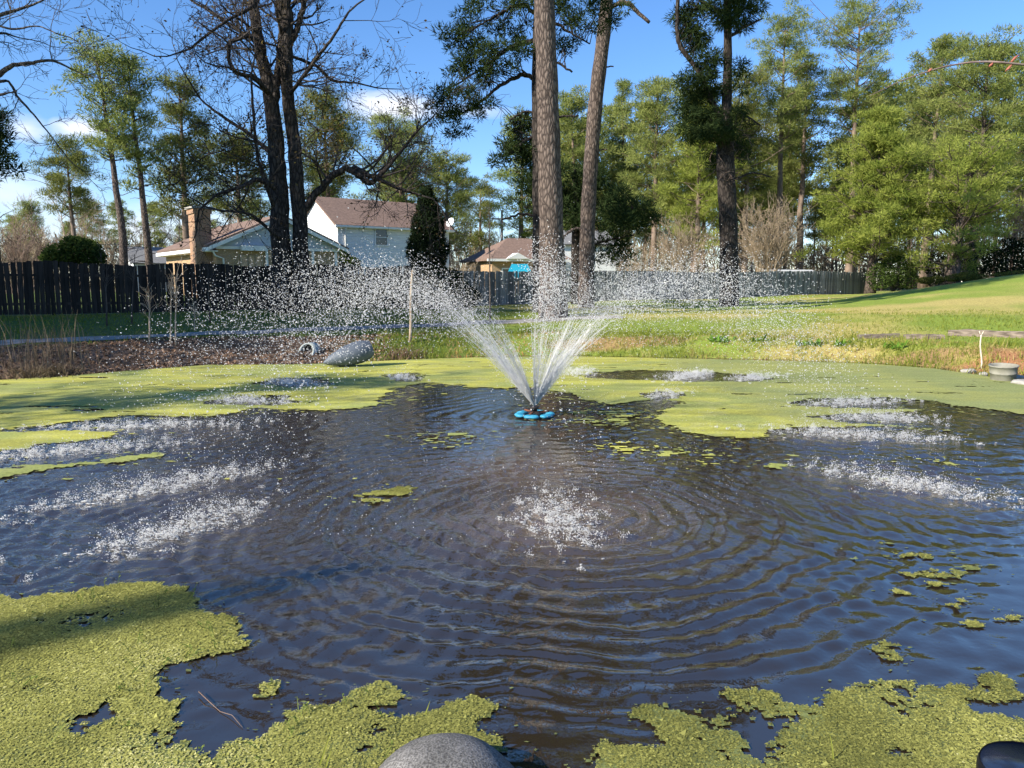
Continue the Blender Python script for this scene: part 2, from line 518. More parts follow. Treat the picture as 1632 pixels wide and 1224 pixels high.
def water_mat():
    m, N, L, b = new_mat('pond_water')
    b.inputs['Base Color'].default_value = (.018, .0128, .0085, 1)
    b.inputs['Roughness'].default_value = .03
    b.inputs['IOR'].default_value = 2.6
    b.inputs['Specular IOR Level'].default_value = .5
    ma = N.new('ShaderNodeAttribute'); ma.attribute_name = 'mud'       # silt stirred up by the falling jets
    mc = N.new('ShaderNodeMix'); mc.data_type = 'RGBA'; mc.inputs[6].default_value = (.024, .0175, .012, 1); mc.inputs[7].default_value = (.105, .075, .052, 1)
    L.new(ma.outputs['Fac'], mc.inputs['Factor']); L.new(mc.outputs[2], b.inputs['Base Color'])
    b.inputs['Specular Tint'].default_value = (1.0, .92, .80, 1)
    tc = N.new('ShaderNodeTexCoord')
    n1 = N.new('ShaderNodeTexNoise'); n1.inputs['Scale'].default_value = 7.0; n1.inputs['Detail'].default_value = 3
    n1.inputs['Roughness'].default_value = .5
    n2 = N.new('ShaderNodeTexNoise'); n2.inputs['Scale'].default_value = 26.0; n2.inputs['Detail'].default_value = 2
    a = N.new('ShaderNodeAttribute'); a.attribute_name = 'tint'        # how choppy the surface is at this spot
    L.new(tc.outputs['Object'], n1.inputs[0]); L.new(tc.outputs['Object'], n2.inputs[0])
    mu = N.new('ShaderNodeMath'); mu.operation = 'MULTIPLY'; L.new(n2.outputs['Fac'], mu.inputs[0]); mu.inputs[1].default_value = .34
    ad = N.new('ShaderNodeMath'); ad.operation = 'ADD'; L.new(n1.outputs['Fac'], ad.inputs[0]); L.new(mu.outputs[0], ad.inputs[1])
    m2 = N.new('ShaderNodeMath'); m2.operation = 'MULTIPLY'; L.new(ad.outputs[0], m2.inputs[0]); L.new(a.outputs['Fac'], m2.inputs[1])
    bp = N.new('ShaderNodeBump'); bp.inputs['Strength'].default_value = 1.0; bp.inputs['Distance'].default_value = .03
    L.new(m2.outputs[0], bp.inputs['Height']); L.new(bp.outputs[0], b.inputs['Normal'])
    return m


M['water'] = water_mat()


def attr_color_mat(name, rough=.9, bump=.6, scale=30, contrast=.5, bdist=.04):
    m, N, L, b = new_mat(name)
    a = N.new('ShaderNodeAttribute'); a.attribute_name = 'Col'
    tc = N.new('ShaderNodeTexCoord')
    nz = N.new('ShaderNodeTexNoise'); nz.inputs['Scale'].default_value = scale; nz.inputs['Detail'].default_value = 6
    nz.inputs['Roughness'].default_value = .7
    L.new(tc.outputs['Object'], nz.inputs[0])
    cr = N.new('ShaderNodeValToRGB'); cr.color_ramp.elements[0].position = .3; cr.color_ramp.elements[1].position = .7
    cr.color_ramp.elements[0].color = (1 - contrast,) * 3 + (1,); cr.color_ramp.elements[1].color = (1 + contrast,) * 3 + (1,)
    L.new(nz.outputs['Fac'], cr.inputs[0])
    mx = N.new('ShaderNodeMix'); mx.data_type = 'RGBA'; mx.blend_type = 'MULTIPLY'; mx.inputs['Factor'].default_value = 1
    L.new(a.outputs['Color'], mx.inputs[6]); L.new(cr.outputs[0], mx.inputs[7]); L.new(mx.outputs[2], b.inputs['Base Color'])
    b.inputs['Roughness'].default_value = rough; b.inputs['Specular IOR Level'].default_value = .2
    bp = N.new('ShaderNodeBump'); bp.inputs['Strength'].default_value = bump; bp.inputs['Distance'].default_value = bdist
    L.new(nz.outputs['Fac'], bp.inputs['Height']); L.new(bp.outputs[0], b.inputs['Normal'])
    return m


def set_col(o, C):
    me = o.data
    at_ = me.attributes.new('Col', 'FLOAT_COLOR', 'POINT')
    at_.data.foreach_set('color', np.hstack([C, np.ones((len(C), 1))]).astype(np.float32).ravel())


M['ground'] = attr_color_mat('ground_soil_and_turf', .95, .8, 14, .45, .06)
M['duckweed'] = attr_color_mat('duckweed_mat', .75, .5, 45, .5, .01)
_ = 0
M['duckweed_leaf'] = foliage('duckweed_leaf', (.15, .155, .045), (.44, .43, .12), .2, (.60, .57, .24))


def drop_mat():
    m, N, L, b = new_mat('water_drops')
    b.inputs['Base Color'].default_value = (.95, .94, .92, 1)
    b.inputs['Roughness'].default_value = .12
    b.inputs['Specular IOR Level'].default_value = .8
    t = N.new('ShaderNodeBsdfTranslucent'); t.inputs[0].default_value = (.95, .95, .94, 1)
    mx = N.new('ShaderNodeMixShader'); mx.inputs[0].default_value = .45
    L.new(b.outputs[0], mx.inputs[1]); L.new(t.outputs[0], mx.inputs[2])
    tr = N.new('ShaderNodeBsdfTransparent'); m2 = N.new('ShaderNodeMixShader'); m2.inputs[0].default_value = .28
    L.new(mx.outputs[0], m2.inputs[1]); L.new(tr.outputs[0], m2.inputs[2]); L.new(m2.outputs[0], N['Material Output'].inputs[0])
    return m


M['drop'] = drop_mat()

# ------------------------------------------------------------------ pond outline, terrain height
far_edge_px = [(-60, 612), (0, 606), (100, 600), (200, 592), (330, 582), (480, 581), (560, 578), (660, 573), (760, 570), (900, 568),
               (1000, 570), (1150, 573), (1300, 577), (1400, 581), (1490, 588), (1560, 598), (1632, 611), (1720, 630)]
POND = [on_water(*p) for p in far_edge_px]
POND = [np.array([-13.5, 8.0]), np.array([-13.8, 13.0])] + POND + [np.array([13.0, 11.0]), np.array([12.0, 6.0]), np.array([8.0, 3.2]),
        np.array([4.0, 2.45]), np.array([1.5, 2.5]), np.array([-1.0, 2.45]), np.array([-4.5, 2.3]), np.array([-9.0, 3.6])]
POND = np.array(POND)


def ground_z(x, y):
    x = np.asarray(x, float); y = np.asarray(y, float)
    d = poly_dist(x, y, POND)
    inside = in_poly(x, y, POND)
    s = np.where(inside, -d, d)
    z = -0.04 + 0.50 * sstep(0, 2.4, s) + 0.36 * sstep(2, 10, s) + 0.30 * sstep(9, 40, s)
    z = z - 0.55 * sstep(0.0, 1.5, -s)
    u = x - 0.60 * (y - 30)
    z = z + 1.6 * sstep(9, 24, u) * sstep(22, 46, y)
    amp = 0.10 * sstep(0.2, 1.5, s)
    z = z + amp * (fbm(x * .8, y * .8, 5, 3) - .5) + .25 * sstep(6, 20, s) * (fbm(x * .08, y * .08, 9, 2) - .5)
    return z


def gz(x, y):
    return float(ground_z(np.array([x]), np.array([y]))[0])


def spaced(a, b, lo, hi, fine, growth=1.16, limit=(-1500, 1500)):
    c = list(np.arange(lo, hi + 1e-6, fine))
    s = fine
    up = c[-1]
    while up < limit[1]:
        s = min(s * growth, 120); up += s; c.append(up)
    s = fine; dn = c[0]
    while dn > limit[0]:
        s = min(s * growth, 120); dn -= s; c.insert(0, dn)
    return np.array(c)


gx = spaced(0, 0, -20, 26, .22)
gy = spaced(0, 0, 13, 27, .16, 1.12)
GX, GY = np.meshgrid(gx, gy)
gxr, gyr = GX.ravel(), GY.ravel()
GZ = ground_z(gxr, gyr)
pd = poly_dist(gxr, gyr, POND); pin = in_poly(gxr, gyr, POND)
sd_ = np.where(pin, -pd, pd)
# colours of the ground: turf, turf with painted shade, dry turf, leaf litter, pine straw, mud
n1 = fbm(gxr * .35, gyr * .35, 21, 4); n2 = fbm(gxr * 1.3, gyr * 1.3, 33, 4); n3 = fbm(gxr * .12, gyr * .25, 41, 3)
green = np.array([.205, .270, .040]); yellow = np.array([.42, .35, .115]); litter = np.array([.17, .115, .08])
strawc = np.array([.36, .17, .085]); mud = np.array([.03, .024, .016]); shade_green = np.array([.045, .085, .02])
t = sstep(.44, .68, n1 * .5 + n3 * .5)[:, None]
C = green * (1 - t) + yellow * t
lg = sstep(2.0, -4.0, gxr)[:, None]                       # turf left of the pond darkened, its shade put into the colour
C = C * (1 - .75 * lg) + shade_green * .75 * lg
lit = (sstep(-3.2, -5.2, gxr) * sstep(3.4, 2.3, sd_ + (n2 - .5) * 1.2))[:, None]
C = C * (1 - lit) + litter * (.6 + .9 * n2[:, None]) * lit
# red-brown straw patches on the bank
def patch(cx, cy, rx, ry):
    return sstep(1.25, .7, np.hypot((gxr - cx) / rx, (gyr - cy) / ry) + (n2 - .5) * .9)[:, None]
for (px, py, rx, ry) in [(800, 556, 1.5, .9), (985, 545, 2.2, .55), (1605, 575, 2.4, 1.8), (1250, 562, 2.2, .5), (1450, 562, 2.0, .7), (900, 560, 1.2, .6)]:
    z_ = .3
    r = pix_dir(px, py); q = np.array([0, 0, CAM_H]) + r * ((z_ - CAM_H) / r[2])
    pt = patch(q[0], q[1], rx, ry) * (.95 if px in (800, 1605) else .8)
    cc = strawc if px in (800, 1605) else np.array([.36, .21, .11])
    C = C * (1 - pt) + cc * (.65 + .7 * n2[:, None]) * pt
wet = sstep(.22, -.05, sd_)[:, None]
C = C * (1 - wet) + mud * wet
near_soil = sstep(6, 3, gyr)[:, None] * sstep(1.5, .3, sd_)[:, None]
C = C * (1 - near_soil) + np.array([.12, .085, .06]) * near_soil
far_floor = (sstep(62, 78, gyr))[:, None]
C = C * (1 - .6 * far_floor) + np.array([.17, .12, .08]) * .6 * far_floor
nx, ny = len(gx), len(gy)
ii = (np.arange(ny - 1)[:, None] * nx + np.arange(nx - 1)[None, :]).ravel()
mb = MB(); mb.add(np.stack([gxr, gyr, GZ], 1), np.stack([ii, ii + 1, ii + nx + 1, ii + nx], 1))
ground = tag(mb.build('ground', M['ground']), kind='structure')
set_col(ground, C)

# ------------------------------------------------------------------ fountain jets: where each one lands (pixel of its splash, half length, half depth)
FOUNT = on_water(852, 664)
JETS = [  # px, py, along-range spread (m), weight, apex height
    (325, 832, .9, 1.1, 2.15), (265, 775, 1.3, 1.2, 2.35), (140, 718, 1.4, 1.2, 2.45), (240, 680, 1.5, 1.1, 2.4), (395, 640, 1.1, .8, 2.3),
    (470, 612, .9, .9, 2.3), (645, 603, .8, .45, 2.2), (925, 595, .9, .7, 2.4), (1095, 601, 1.3, 1.2, 2.45), (1200, 603, .8, .8, 2.4),
    (1055, 631, .6, .4, 2.2), (1345, 643, 1.0, .9, 2.45), (1385, 667, .9, .9, 2.4), (1350, 693, 1.3, 1.2, 2.4), (1425, 768, 1.0, 1.1, 2.25),
    (888, 820, .85, 1.05, 2.5)]
JETS = [(j[0], j[1], j[2], j[3], j[4] * .87) for j in JETS]
LAND = [np.array(on_water(j[0], j[1])) for j in JETS]

# ------------------------------------------------------------------ duckweed mask
def wp(pts):
    return np.array([on_water(*p) for p in pts])


MATS = [wp(p) for p in [
    # far mat, everything behind the inner edge
    [(-70, 600), (330, 570), (760, 560), (1000, 560), (1400, 570), (1720, 615), (1720, 668), (1632, 662), (1590, 655), (1530, 648), (1500, 640),
     (1440, 636), (1300, 637), (1250, 643), (1300, 651), (1420, 652), (1500, 655), (1440, 659), (1330, 660), (1295, 665), (1330, 675), (1420, 677),
     (1530, 688), (1440, 684), (1330, 680), (1290, 683), (1240, 687), (1195, 701), (1180, 695), (1120, 690), (1080, 678), (1030, 664), (1050, 655),
     (1095, 640), (1060, 636), (1000, 640), (965, 648), (940, 640), (925, 630), (880, 625), (835, 616), (790, 619), (745, 617), (700, 610), (655, 612),
     (625, 622), (612, 634), (598, 647), (560, 652), (500, 653), (440, 650), (405, 651), (375, 660), (300, 663), (240, 662), (180, 664), (108, 672),
     (90, 680), (0, 687), (-70, 692)],
    [(-60, 694), (60, 690), (130, 690), (186, 693), (150, 701), (60, 712), (0, 718), (-60, 722)],
    [(-60, 752), (0, 745), (100, 738), (150, 736), (230, 724), (300, 720), (250, 732), (150, 742), (60, 752), (0, 764), (-60, 770)],
    [(582, 789), (610, 780), (650, 778), (655, 790), (636, 799), (600, 799)],
    [(1185, 736), (1225, 738), (1256, 750), (1215, 747)], [(1486, 735), (1510, 733), (1526, 740), (1500, 743)],
    # near left
    [(-80, 945), (0, 945), (40, 958), (110, 952), (190, 938), (240, 930), (285, 931), (325, 958), (388, 978), (372, 998), (362, 1016), (378, 1036),
     (300, 1054), (250, 1068), (214, 1092), (222, 1110), (280, 1118), (300, 1140), (296, 1165), (318, 1195), (345, 1205), (372, 1180), (410, 1165), (452, 1150),
     (455, 1138), (500, 1128), (565, 1120), (580, 1100), (635, 1092), (652, 1106), (630, 1128), (660, 1140), (700, 1122), (752, 1117), (782, 1135),
     (762, 1150), (748, 1164), (800, 1172), (815, 1185), (790, 1200), (740, 1224), (600, 1330), (-120, 1330)],
    [(398, 1102), (428, 1098), (455, 1106), (425, 1116), (402, 1114)],
    # near right
    [(955, 1224), (960, 1190), (1000, 1192), (1045, 1200), (1050, 1180), (1015, 1160), (1000, 1140), (1030, 1122), (1080, 1118), (1140, 1108), (1152, 1092),
     (1190, 1094), (1240, 1106), (1278, 1130), (1318, 1120), (1350, 1098), (1388, 1078), (1450, 1080), (1490, 1086), (1515, 1105), (1545, 1130), (1570, 1150),
     (1640, 1160), (1740, 1170), (1740, 1330), (880, 1330)],
    [(1500, 1086), (1560, 1070), (1590, 1072), (1606, 1090), (1630, 1110), (1600, 1124), (1560, 1118), (1525, 1108)],
    [(1384, 1030), (1420, 1022), (1448, 1036), (1440, 1052), (1410, 1046)],
    [(1415, 938), (1450, 936), (1468, 950), (1430, 950)]]]
THIN = [wp(p) for p in [
    [(1400, 875), (1440, 866), (1530, 885), (1590, 915), (1540, 932), (1460, 925)],
    [(1480, 955), (1560, 958), (1620, 985), (1632, 1020), (1570, 1030), (1530, 1000)], [(1180, 745), (1090, 745), (960, 725), (960, 700), (1100, 712)],
    [(660, 690), (740, 690), (760, 700), (690, 715)], [(900, 655), (1000, 650), (1040, 668), (960, 690)]]]
HOLES = [wp(p) for p in [
    [(325, 642), (380, 632), (455, 634), (480, 640), (400, 648)], [(405, 612), (460, 602), (520, 604), (540, 612), (470, 618)],
    [(610, 598), (660, 594), (690, 606), (640, 610)], [(915, 598), (1000, 590), (1150, 594), (1230, 600), (1215, 609), (1080, 608), (960, 604)],
    [(1012, 632), (1050, 624), (1095, 628), (1070, 638)], [(580, 1132), (640, 1128), (660, 1142), (600, 1148)],
    [(1160, 1126), (1190, 1118), (1200, 1132)], [(1515, 1112), (1560, 1122), (1590, 1140), (1556, 1140)],
    [(190, 1052), (215, 1050), (218, 1062), (196, 1066)], [(120, 1140), (165, 1120), (190, 1138), (150, 1172)], [(330, 1195), (360, 1190), (350, 1215)],
    [(1300, 1160), (1325, 1158), (1320, 1170)]]]


def duck_mask(x, y, fine=True):
    """1 inside a mat, with ragged edges; 0.4 in the thin patches"""
    dist = np.hypot(x, y)
    a = np.clip(.035 * dist, .09, .30)
    wx = x + a * (fbm(x * 2.2 / np.clip(dist / 5, .6, 2), y * 2.2, 61, 4) - .5) * 2.2
    wy = y + a * (fbm(x * 2.2, y * 2.2, 77, 4) - .5) * 2.2
    wx2 = wx + .05 * (fbm(x * 14, y * 14, 12, 2) - .5) * 2
    wy2 = wy + .05 * (fbm(x * 14, y * 14, 15, 2) - .5) * 2
    m = np.zeros(np.shape(x))
    for p in MATS:
        m = np.maximum(m, in_poly(wx2, wy2, p).astype(float))
    for p in HOLES:
        m = np.where(in_poly(wx2, wy2, p), 0, m)
    # worn spots and channels through the near mats
    near = y < 6.6
    worn = fbm(x * 2.6, y * 2.6, 101, 5)
    worn2 = fbm(x * 11, y * 11, 103, 3)
    m = np.where(near & ((worn < .265) | ((worn2 < .25) & (worn < .47))), 0, m)
    slit = fbm(x * .9, y * 7.5, 109, 4)
    m = np.where(~near & (slit < .25), 0, m)
    th = np.zeros(np.shape(x), bool)
    for p in THIN:
        th |= in_poly(wx2, wy2, p)
    st = fbm(x * 5, y * 9, 131, 4)
    m = np.where(th & (m < .5) & (st > .50), .5, m)
    return m


# ------------------------------------------------------------------ water surface with real ripples
wy_ = [2.2]
while wy_[-1] < 22.5:
    wy_.append(wy_[-1] + np.clip(.0075 * wy_[-1] - .002, .02, .11))
wy_ = np.array(wy_)
wx_ = np.concatenate([np.arange(-15, -5, .085), np.arange(-5, 5, .032), np.arange(5, 15.01, .085)])
WX, WY = np.meshgrid(wx_, wy_)
xr, yr = WX.ravel(), WY.ravel()
n_a = fbm(xr * .7, yr * .7, 201, 3) - .5
n_b = fbm(xr * 2.6, yr * 2.6, 211, 3) - .5
n_c = fbm(xr * 6.0, yr * 7.5, 217, 2) - .5
H = np.zeros_like(xr)
srcs = [(LAND[15], .0088, .20, 2.6), (LAND[15] + np.array([.12, .1]), .0042, .145, 2.0), (LAND[0], .0040, .19, 2.0), (LAND[0] + np.array([.4, .2]), .003, .15, 2.4), (LAND[1], .0040, .20, 2.0), (LAND[14], .0042, .22, 2.5),
        (LAND[13], .005, .25, 2.0), (LAND[2], .005, .24, 1.8), (LAND[3], .005, .22, 1.8), (LAND[12], .005, .3, 2.0), (FOUNT, .004, .28, 2.2), (LAND[14] + 1.2, .0035, .36, 4.0), (LAND[0] - 1.0, .0035, .17, 2.5)]
for i, (c, A, lam, Ld) in enumerate(srcs):
    r = np.hypot(xr - c[0], yr - c[1])
    rr = r + .55 * n_a + .15 * n_b + .05 * n_c
    A = A * 1.8
    H += A * np.cos(2 * math.pi / lam * rr + i * 1.7) * np.exp(-r / Ld) * sstep(0, .3, r) * (.25 + 1.7 * (n_b + .5))
near_s = np.min([np.hypot(xr - l[0], yr - l[1]) for l in LAND], axis=0)
H += .006 * n_b * np.exp(-near_s / 1.6) + .0075 * n_c * np.exp(-near_s / 2.2)
dm = duck_mask(xr, yr)
calm = (1 - .93 * (dm > .3))
edge_calm = sstep(2.7, 4.2, yr + .5 * np.clip(n_a * 3, -1, 1))          # the near edge lies still between its mats
right_calm = 1 - .75 * sstep(2.2, 3.6, xr) * sstep(7.0, 5.0, yr)
H *= calm * (.12 + .88 * edge_calm) * right_calm
chop = (.075 + .60 * np.exp(-near_s / 1.2) + .12 * sstep(5.0, 8, yr) + .18 * sstep(.5, -3, xr) * sstep(3.6, 5, yr)) * calm * (.15 + .85 * edge_calm) * (1 - .6 * sstep(2.0, 3.4, xr) * sstep(7.0, 5.0, yr))
nx, ny = len(wx_), len(wy_)
ii = (np.arange(ny - 1)[:, None] * nx + np.arange(nx - 1)[None, :]).ravel()
mb = MB(); mb.add(np.stack([xr, yr, H], 1), np.stack([ii, ii + 1, ii + nx + 1, ii + nx], 1), np.clip(chop, 0, 1.2))
wo = tag(mb.build('water', M['water'], tint=True), kind='structure')
mud = np.zeros_like(xr)
for l, w_, k_ in [(LAND[15], 1.0, .9), (LAND[15] + np.array([-.2, 1.6]), 1.1, .8), (FOUNT - np.array([.4, 1.2]), 1.0, .45), (LAND[0], .9, .35), (LAND[1], 1.1, .35), (LAND[14], .9, .5), (LAND[13], .9, .4), (LAND[2] + 1.0, 1.2, .3)]:
    mud = np.maximum(mud, k_ * np.exp(-(np.hypot(xr - l[0], (yr - l[1]) * .9) / w_) ** 2))
mud *= np.clip(.35 + 1.3 * fbm(xr * 1.2, yr * 1.2, 251, 4), 0, 1)
wo.data.attributes.new('mud', 'FLOAT', 'POINT').data.foreach_set('value', mud.astype(np.float32))


# ------------------------------------------------------------------ duckweed: floating mat plus the leaflets one can see close by
def mat_piece(x0, x1, y0, y1, sx, sy, z):
    xs = np.arange(x0, x1, sx); ys = np.arange(y0, y1, sy)
    A, B = np.meshgrid(xs, ys)
    m = duck_mask(A + sx / 2, B + sy / 2)
    th = (m > .3) & (m < .7)
    soft = (m > .7).astype(float)
    acc = soft.copy()
    for (i, j) in [(1, 0), (-1, 0), (0, 1), (0, -1), (2, 1), (-2, 1), (2, -1), (-2, -1), (3, 0), (-3, 0), (0, 3), (0, -3)]:
        acc = acc + np.roll(np.roll(soft, i, 1), j, 0)
    acc /= 13.0
    keep = acc > .12 + .76 * fbm(A * .45 / sx, B * .45 / sy, 7, 2)
    if sx < .03:
        keep &= fbm(A * 3.2, B * 3.2, 401, 4) + .25 * (vnoise(A * 40, B * 40, 5) - .5) > .31
    keep |= th & (fbm(A * 4, B * 13, 9, 3) > .5) & (vnoise(A * .6 / sx, B * .6 / sy, 71) > .38)
    keep = keep[:-1, :-1] & in_poly(A[:-1, :-1] + sx / 2, B[:-1, :-1] + sy / 2, POND)
    nxx = len(xs)
    idx = (np.arange(len(ys) - 1)[:, None] * nxx + np.arange(nxx - 1)[None, :])[keep]
    jx = (fbm(A * 9, B * 9, 3, 2) - .5) * sx * 1.2; jy = (fbm(A * 9, B * 9, 4, 2) - .5) * sy * 1.2
    Z = z + .006 * (fbm(A * 6, B * 6, 8, 3) - .3)
    V = np.stack([A + jx, B + jy, Z], -1).reshape(-1, 3)
    Q = np.stack([idx, idx + 1, idx + nxx + 1, idx + nxx], 1)
    used = np.unique(Q); remap = np.zeros(len(V), int); remap[used] = np.arange(len(used))
    return V[used], remap[Q]


def duck_cols(V):
    x, y = V[:, 0], V[:, 1]
    a = fbm(x * .9, y * 1.6, 301, 4)[:, None]; b_ = fbm(x * 5, y * 5, 303, 3)[:, None]
    lime = np.array([.37, .36, .070]); olive = np.array([.25, .275, .075]); pale = np.array([.33, .33, .13])
    C = (olive + (lime - olive) * sstep(.35, .62, a)) * 1.05
    C = C + (pale - C) * .5 * sstep(.5, .75, b_)
    st_ = fbm(x * .8, y * 6, 305, 4)[:, None]; bl = fbm(x * .5 + 9, y * .9, 307, 3)[:, None]
    C = C * (.62 + .72 * st_) ; C = C * (1 - .25 * sstep(.52, .7, bl)) + np.array([.18, .21, .08]) * .25 * sstep(.52, .7, bl)
    dull = sstep(3.4, 4.4, x)[:, None] * sstep(9, 12, y)[:, None] * .6
    C = C * (1 - dull) + np.array([.20, .225, .09]) * dull
    nearc = sstep(7, 5, y)[:, None]
    C = C * (1 - nearc) + nearc * np.array([.125, .145, .05]) * (.5 + .9 * b_)
    return C


V1, Q1 = mat_piece(-14.5, 14.0, 7.7, 21.6, .05, .05, .008)
V2, Q2 = mat_piece(-4.6, 5.2, 2.35, 7.7, .022, .022, .006)
mb = MB(); mb.add(V1, Q1); mb.add(V2, Q2)
# loose bits drifting off the edges of the mats
rng = np.random.default_rng(6)
n = 110000
x = rng.uniform(-14, 13.5, n); y = 2.6 + 18.5 * rng.random(n) ** 1.15
own = duck_mask(x, y)
jr = np.clip(.04 * y, .12, .5)
other = np.maximum(duck_mask(x + rng.normal(0, 1, n) * jr, y + rng.normal(0, .6, n) * jr), duck_mask(x + rng.normal(0, .4, n) * jr, y + rng.normal(0, .3, n) * jr))
ok = (own < .3) & (other > .3) & in_poly(x, y, POND)
x, y = x[ok], y[ok]; n = len(x)
s_ = rng.gamma(2, .006, n) * np.clip(.18 * y, .5, 2.6) + .004
az = rng.uniform(0, 6.28, n)
U = np.stack([np.cos(az), np.sin(az) * .6, np.zeros(n)], 1) * s_[:, None]; W = np.stack([-np.sin(az), np.cos(az) * .6, np.zeros(n)], 1) * (s_ * rng.uniform(.4, .9, n))[:, None]
P = np.stack([x, y, np.full(n, .007)], 1)
Vf = np.stack([P - U, P + W - U * .3, P + U, P - W + U * .2], 1).reshape(-1, 3)
mb.add(Vf, np.arange(n * 4).reshape(-1, 4))
duck = tag(mb.build('duckweed', M['duckweed']), 'yellow-green duckweed mats floating on the pond', 'duckweed', kind='stuff')
set_col(duck, duck_cols(np.vstack([V1, V2, Vf])))

rng = np.random.default_rng(5)
# leaflets: several on every bit of the near mats
cc = V2[Q2].mean(axis=1)[:, :2]
cc = cc[(np.abs(cc[:, 0]) < .69 * cc[:, 1] + .15)]
dn = fbm(cc[:, 0] * 3.2, cc[:, 1] * 3.2, 401, 4)
k_ = rng.poisson(np.clip(4.0 + 26 * (dn - .36), 1.5, 9.0) * 2.3)
cc = np.repeat(cc, k_, axis=0); dn = np.repeat(dn, k_)
n = len(cc)
x = cc[:, 0] + rng.uniform(-.016, .016, n); y = cc[:, 1] + rng.uniform(-.016, .016, n)
s = (.0019 + rng.gamma(2.0, .0010, n)) * (1 + .13 * y)
az = rng.uniform(0, 2 * math.pi, n)
tl = rng.normal(0, .16, (n, 3))
P = np.stack([x, y, .007 + .004 * rng.random(n) + .004 * dn], 1)
V = np.stack([P + np.stack([np.cos(az + q), np.sin(az + q), tl[:, i]], 1) * (s * f_)[:, None] for i, (q, f_) in enumerate([(0, 1.25), (2.2, .85), (4.1, .85)])], 1).reshape(-1, 3)
Q = np.arange(n * 3).reshape(-1, 3)
big_ = fbm(x * 1.3, y * 1.3, 409, 4)
tint = np.clip(np.repeat(.06 + .60 * rng.random(n) + 1.3 * (big_ - .46) + .3 * (rng.random(n) < .05), 3), 0, 1)
mb = MB(); mb.add(V, Q, tint)
tag(mb.build('duckweed_leaflets', M['duckweed_leaf'], tint=True, smooth=False), 'loose duckweed leaflets on top of the near mats', 'duckweed', kind='stuff')

# water weeds standing out of the near left mat
mb = MB()
for k in range(190):
    x = rng.uniform(-3.6, -.5); y = rng.uniform(3.0, 5.4)
    if duck_mask(np.array([x]), np.array([y]))[0] < .7 or x < -.68 * y:
        continue
    hgt = rng.uniform(.025, .085)
    for q in range(rng.integers(1, 4)):
        p = np.array([x + rng.normal(0, .02), y + rng.normal(0, .02), .01])
        tip = p + np.array([rng.normal(0, .03), rng.normal(0, .03), hgt])
        mb.tube([p, (p + tip) / 2 + rng.normal(0, .006, 3), tip], [.0022, .002, .0012], 3, rng.random())
        for l in range(rng.integers(2, 5)):
            c = p + (tip - p) * rng.uniform(.4, 1.0); a = rng.uniform(0, 6.28)
            u = np.array([math.cos(a), math.sin(a), .4]) * rng.uniform(.009, .018); w = np.array([-math.sin(a), math.cos(a), .1]) * .006
            mb.add([c, c + u * .5 + w, c + u, c + u * .5 - w], np.array([[0, 1, 2, 3]]), rng.random())
tag(mb.build('water_weed', foliage('water_weed_leaf', (.05, .10, .02), (.30, .34, .09), .3), tint=True, smooth=False),
    'small sprigs of water weed poking out of the near left duckweed', 'water weed', kind='stuff')

# ------------------------------------------------------------------ path along the far bank
def at_ground(px, py, it=30):
    r = pix_dir(px, py); t = 5.0
    ts = np.arange(3, 90, .15)
    P = np.array([0, 0, CAM_H])[None] + r[None] * ts[:, None]
    g = ground_z(P[:, 0], P[:, 1])
    k = np.argmax((P[:, 2] < g) & (g > -.03))
    return P[k]


pp = np.array([at_ground(*p)[:2] for p in [(-120, 557), (0, 548), (120, 542), (300, 534), (420, 529), (560, 524), (700, 519), (840, 512), (900, 509), (990, 505)]])
tt = np.linspace(0, len(pp) - 1, 160)
cx = np.interp(tt, np.arange(len(pp)), pp[:, 0]); cy = np.interp(tt, np.arange(len(pp)), pp[:, 1])
for _ in range(6):
    cx[1:-1] = (cx[:-2] + 2 * cx[1:-1] + cx[2:]) / 4; cy[1:-1] = (cy[:-2] + 2 * cy[1:-1] + cy[2:]) / 4
tx, ty = np.gradient(cx), np.gradient(cy); ln = np.hypot(tx, ty); nxv, nyv = -ty / ln, tx / ln
rows = []
for k, off in enumerate(np.linspace(-.42, .42, 6)):
    wob = .06 * (fbm(tt * 2, tt * 0 + k, 55, 2) - .5)
    X_ = cx + nxv * (off + wob); Y_ = cy + nyv * (off + wob)
    rows.append(np.stack([X_, Y_, ground_z(X_, Y_) + .035 - .02 * (k in (0, 5))], 1))
Vp = np.stack(rows, 1).reshape(-1, 3)
i0 = (np.arange(159)[:, None] * 6 + np.arange(5)[None, :]).ravel()
mb = MB(); mb.add(Vp, np.stack([i0, i0 + 6, i0 + 7, i0 + 1], 1))
tag(mb.build('path', M['path']), kind='structure')
PATH_XY = np.stack([cx, cy], 1)


# ------------------------------------------------------------------ tree tools
def wander(p0, d0, L, k, rng, wig=.25, up=.0, droop=0.):
    P = [np.array(p0, float)]; d = np.array(d0, float); d /= np.linalg.norm(d)
    st = L / k
    for i in range(k):
        d = d + rng.normal(0, wig, 3) * .5 + np.array([0, 0, up - droop * i / k])
        d /= np.linalg.norm(d)
        P.append(P[-1] + d * st)
    return np.array(P)


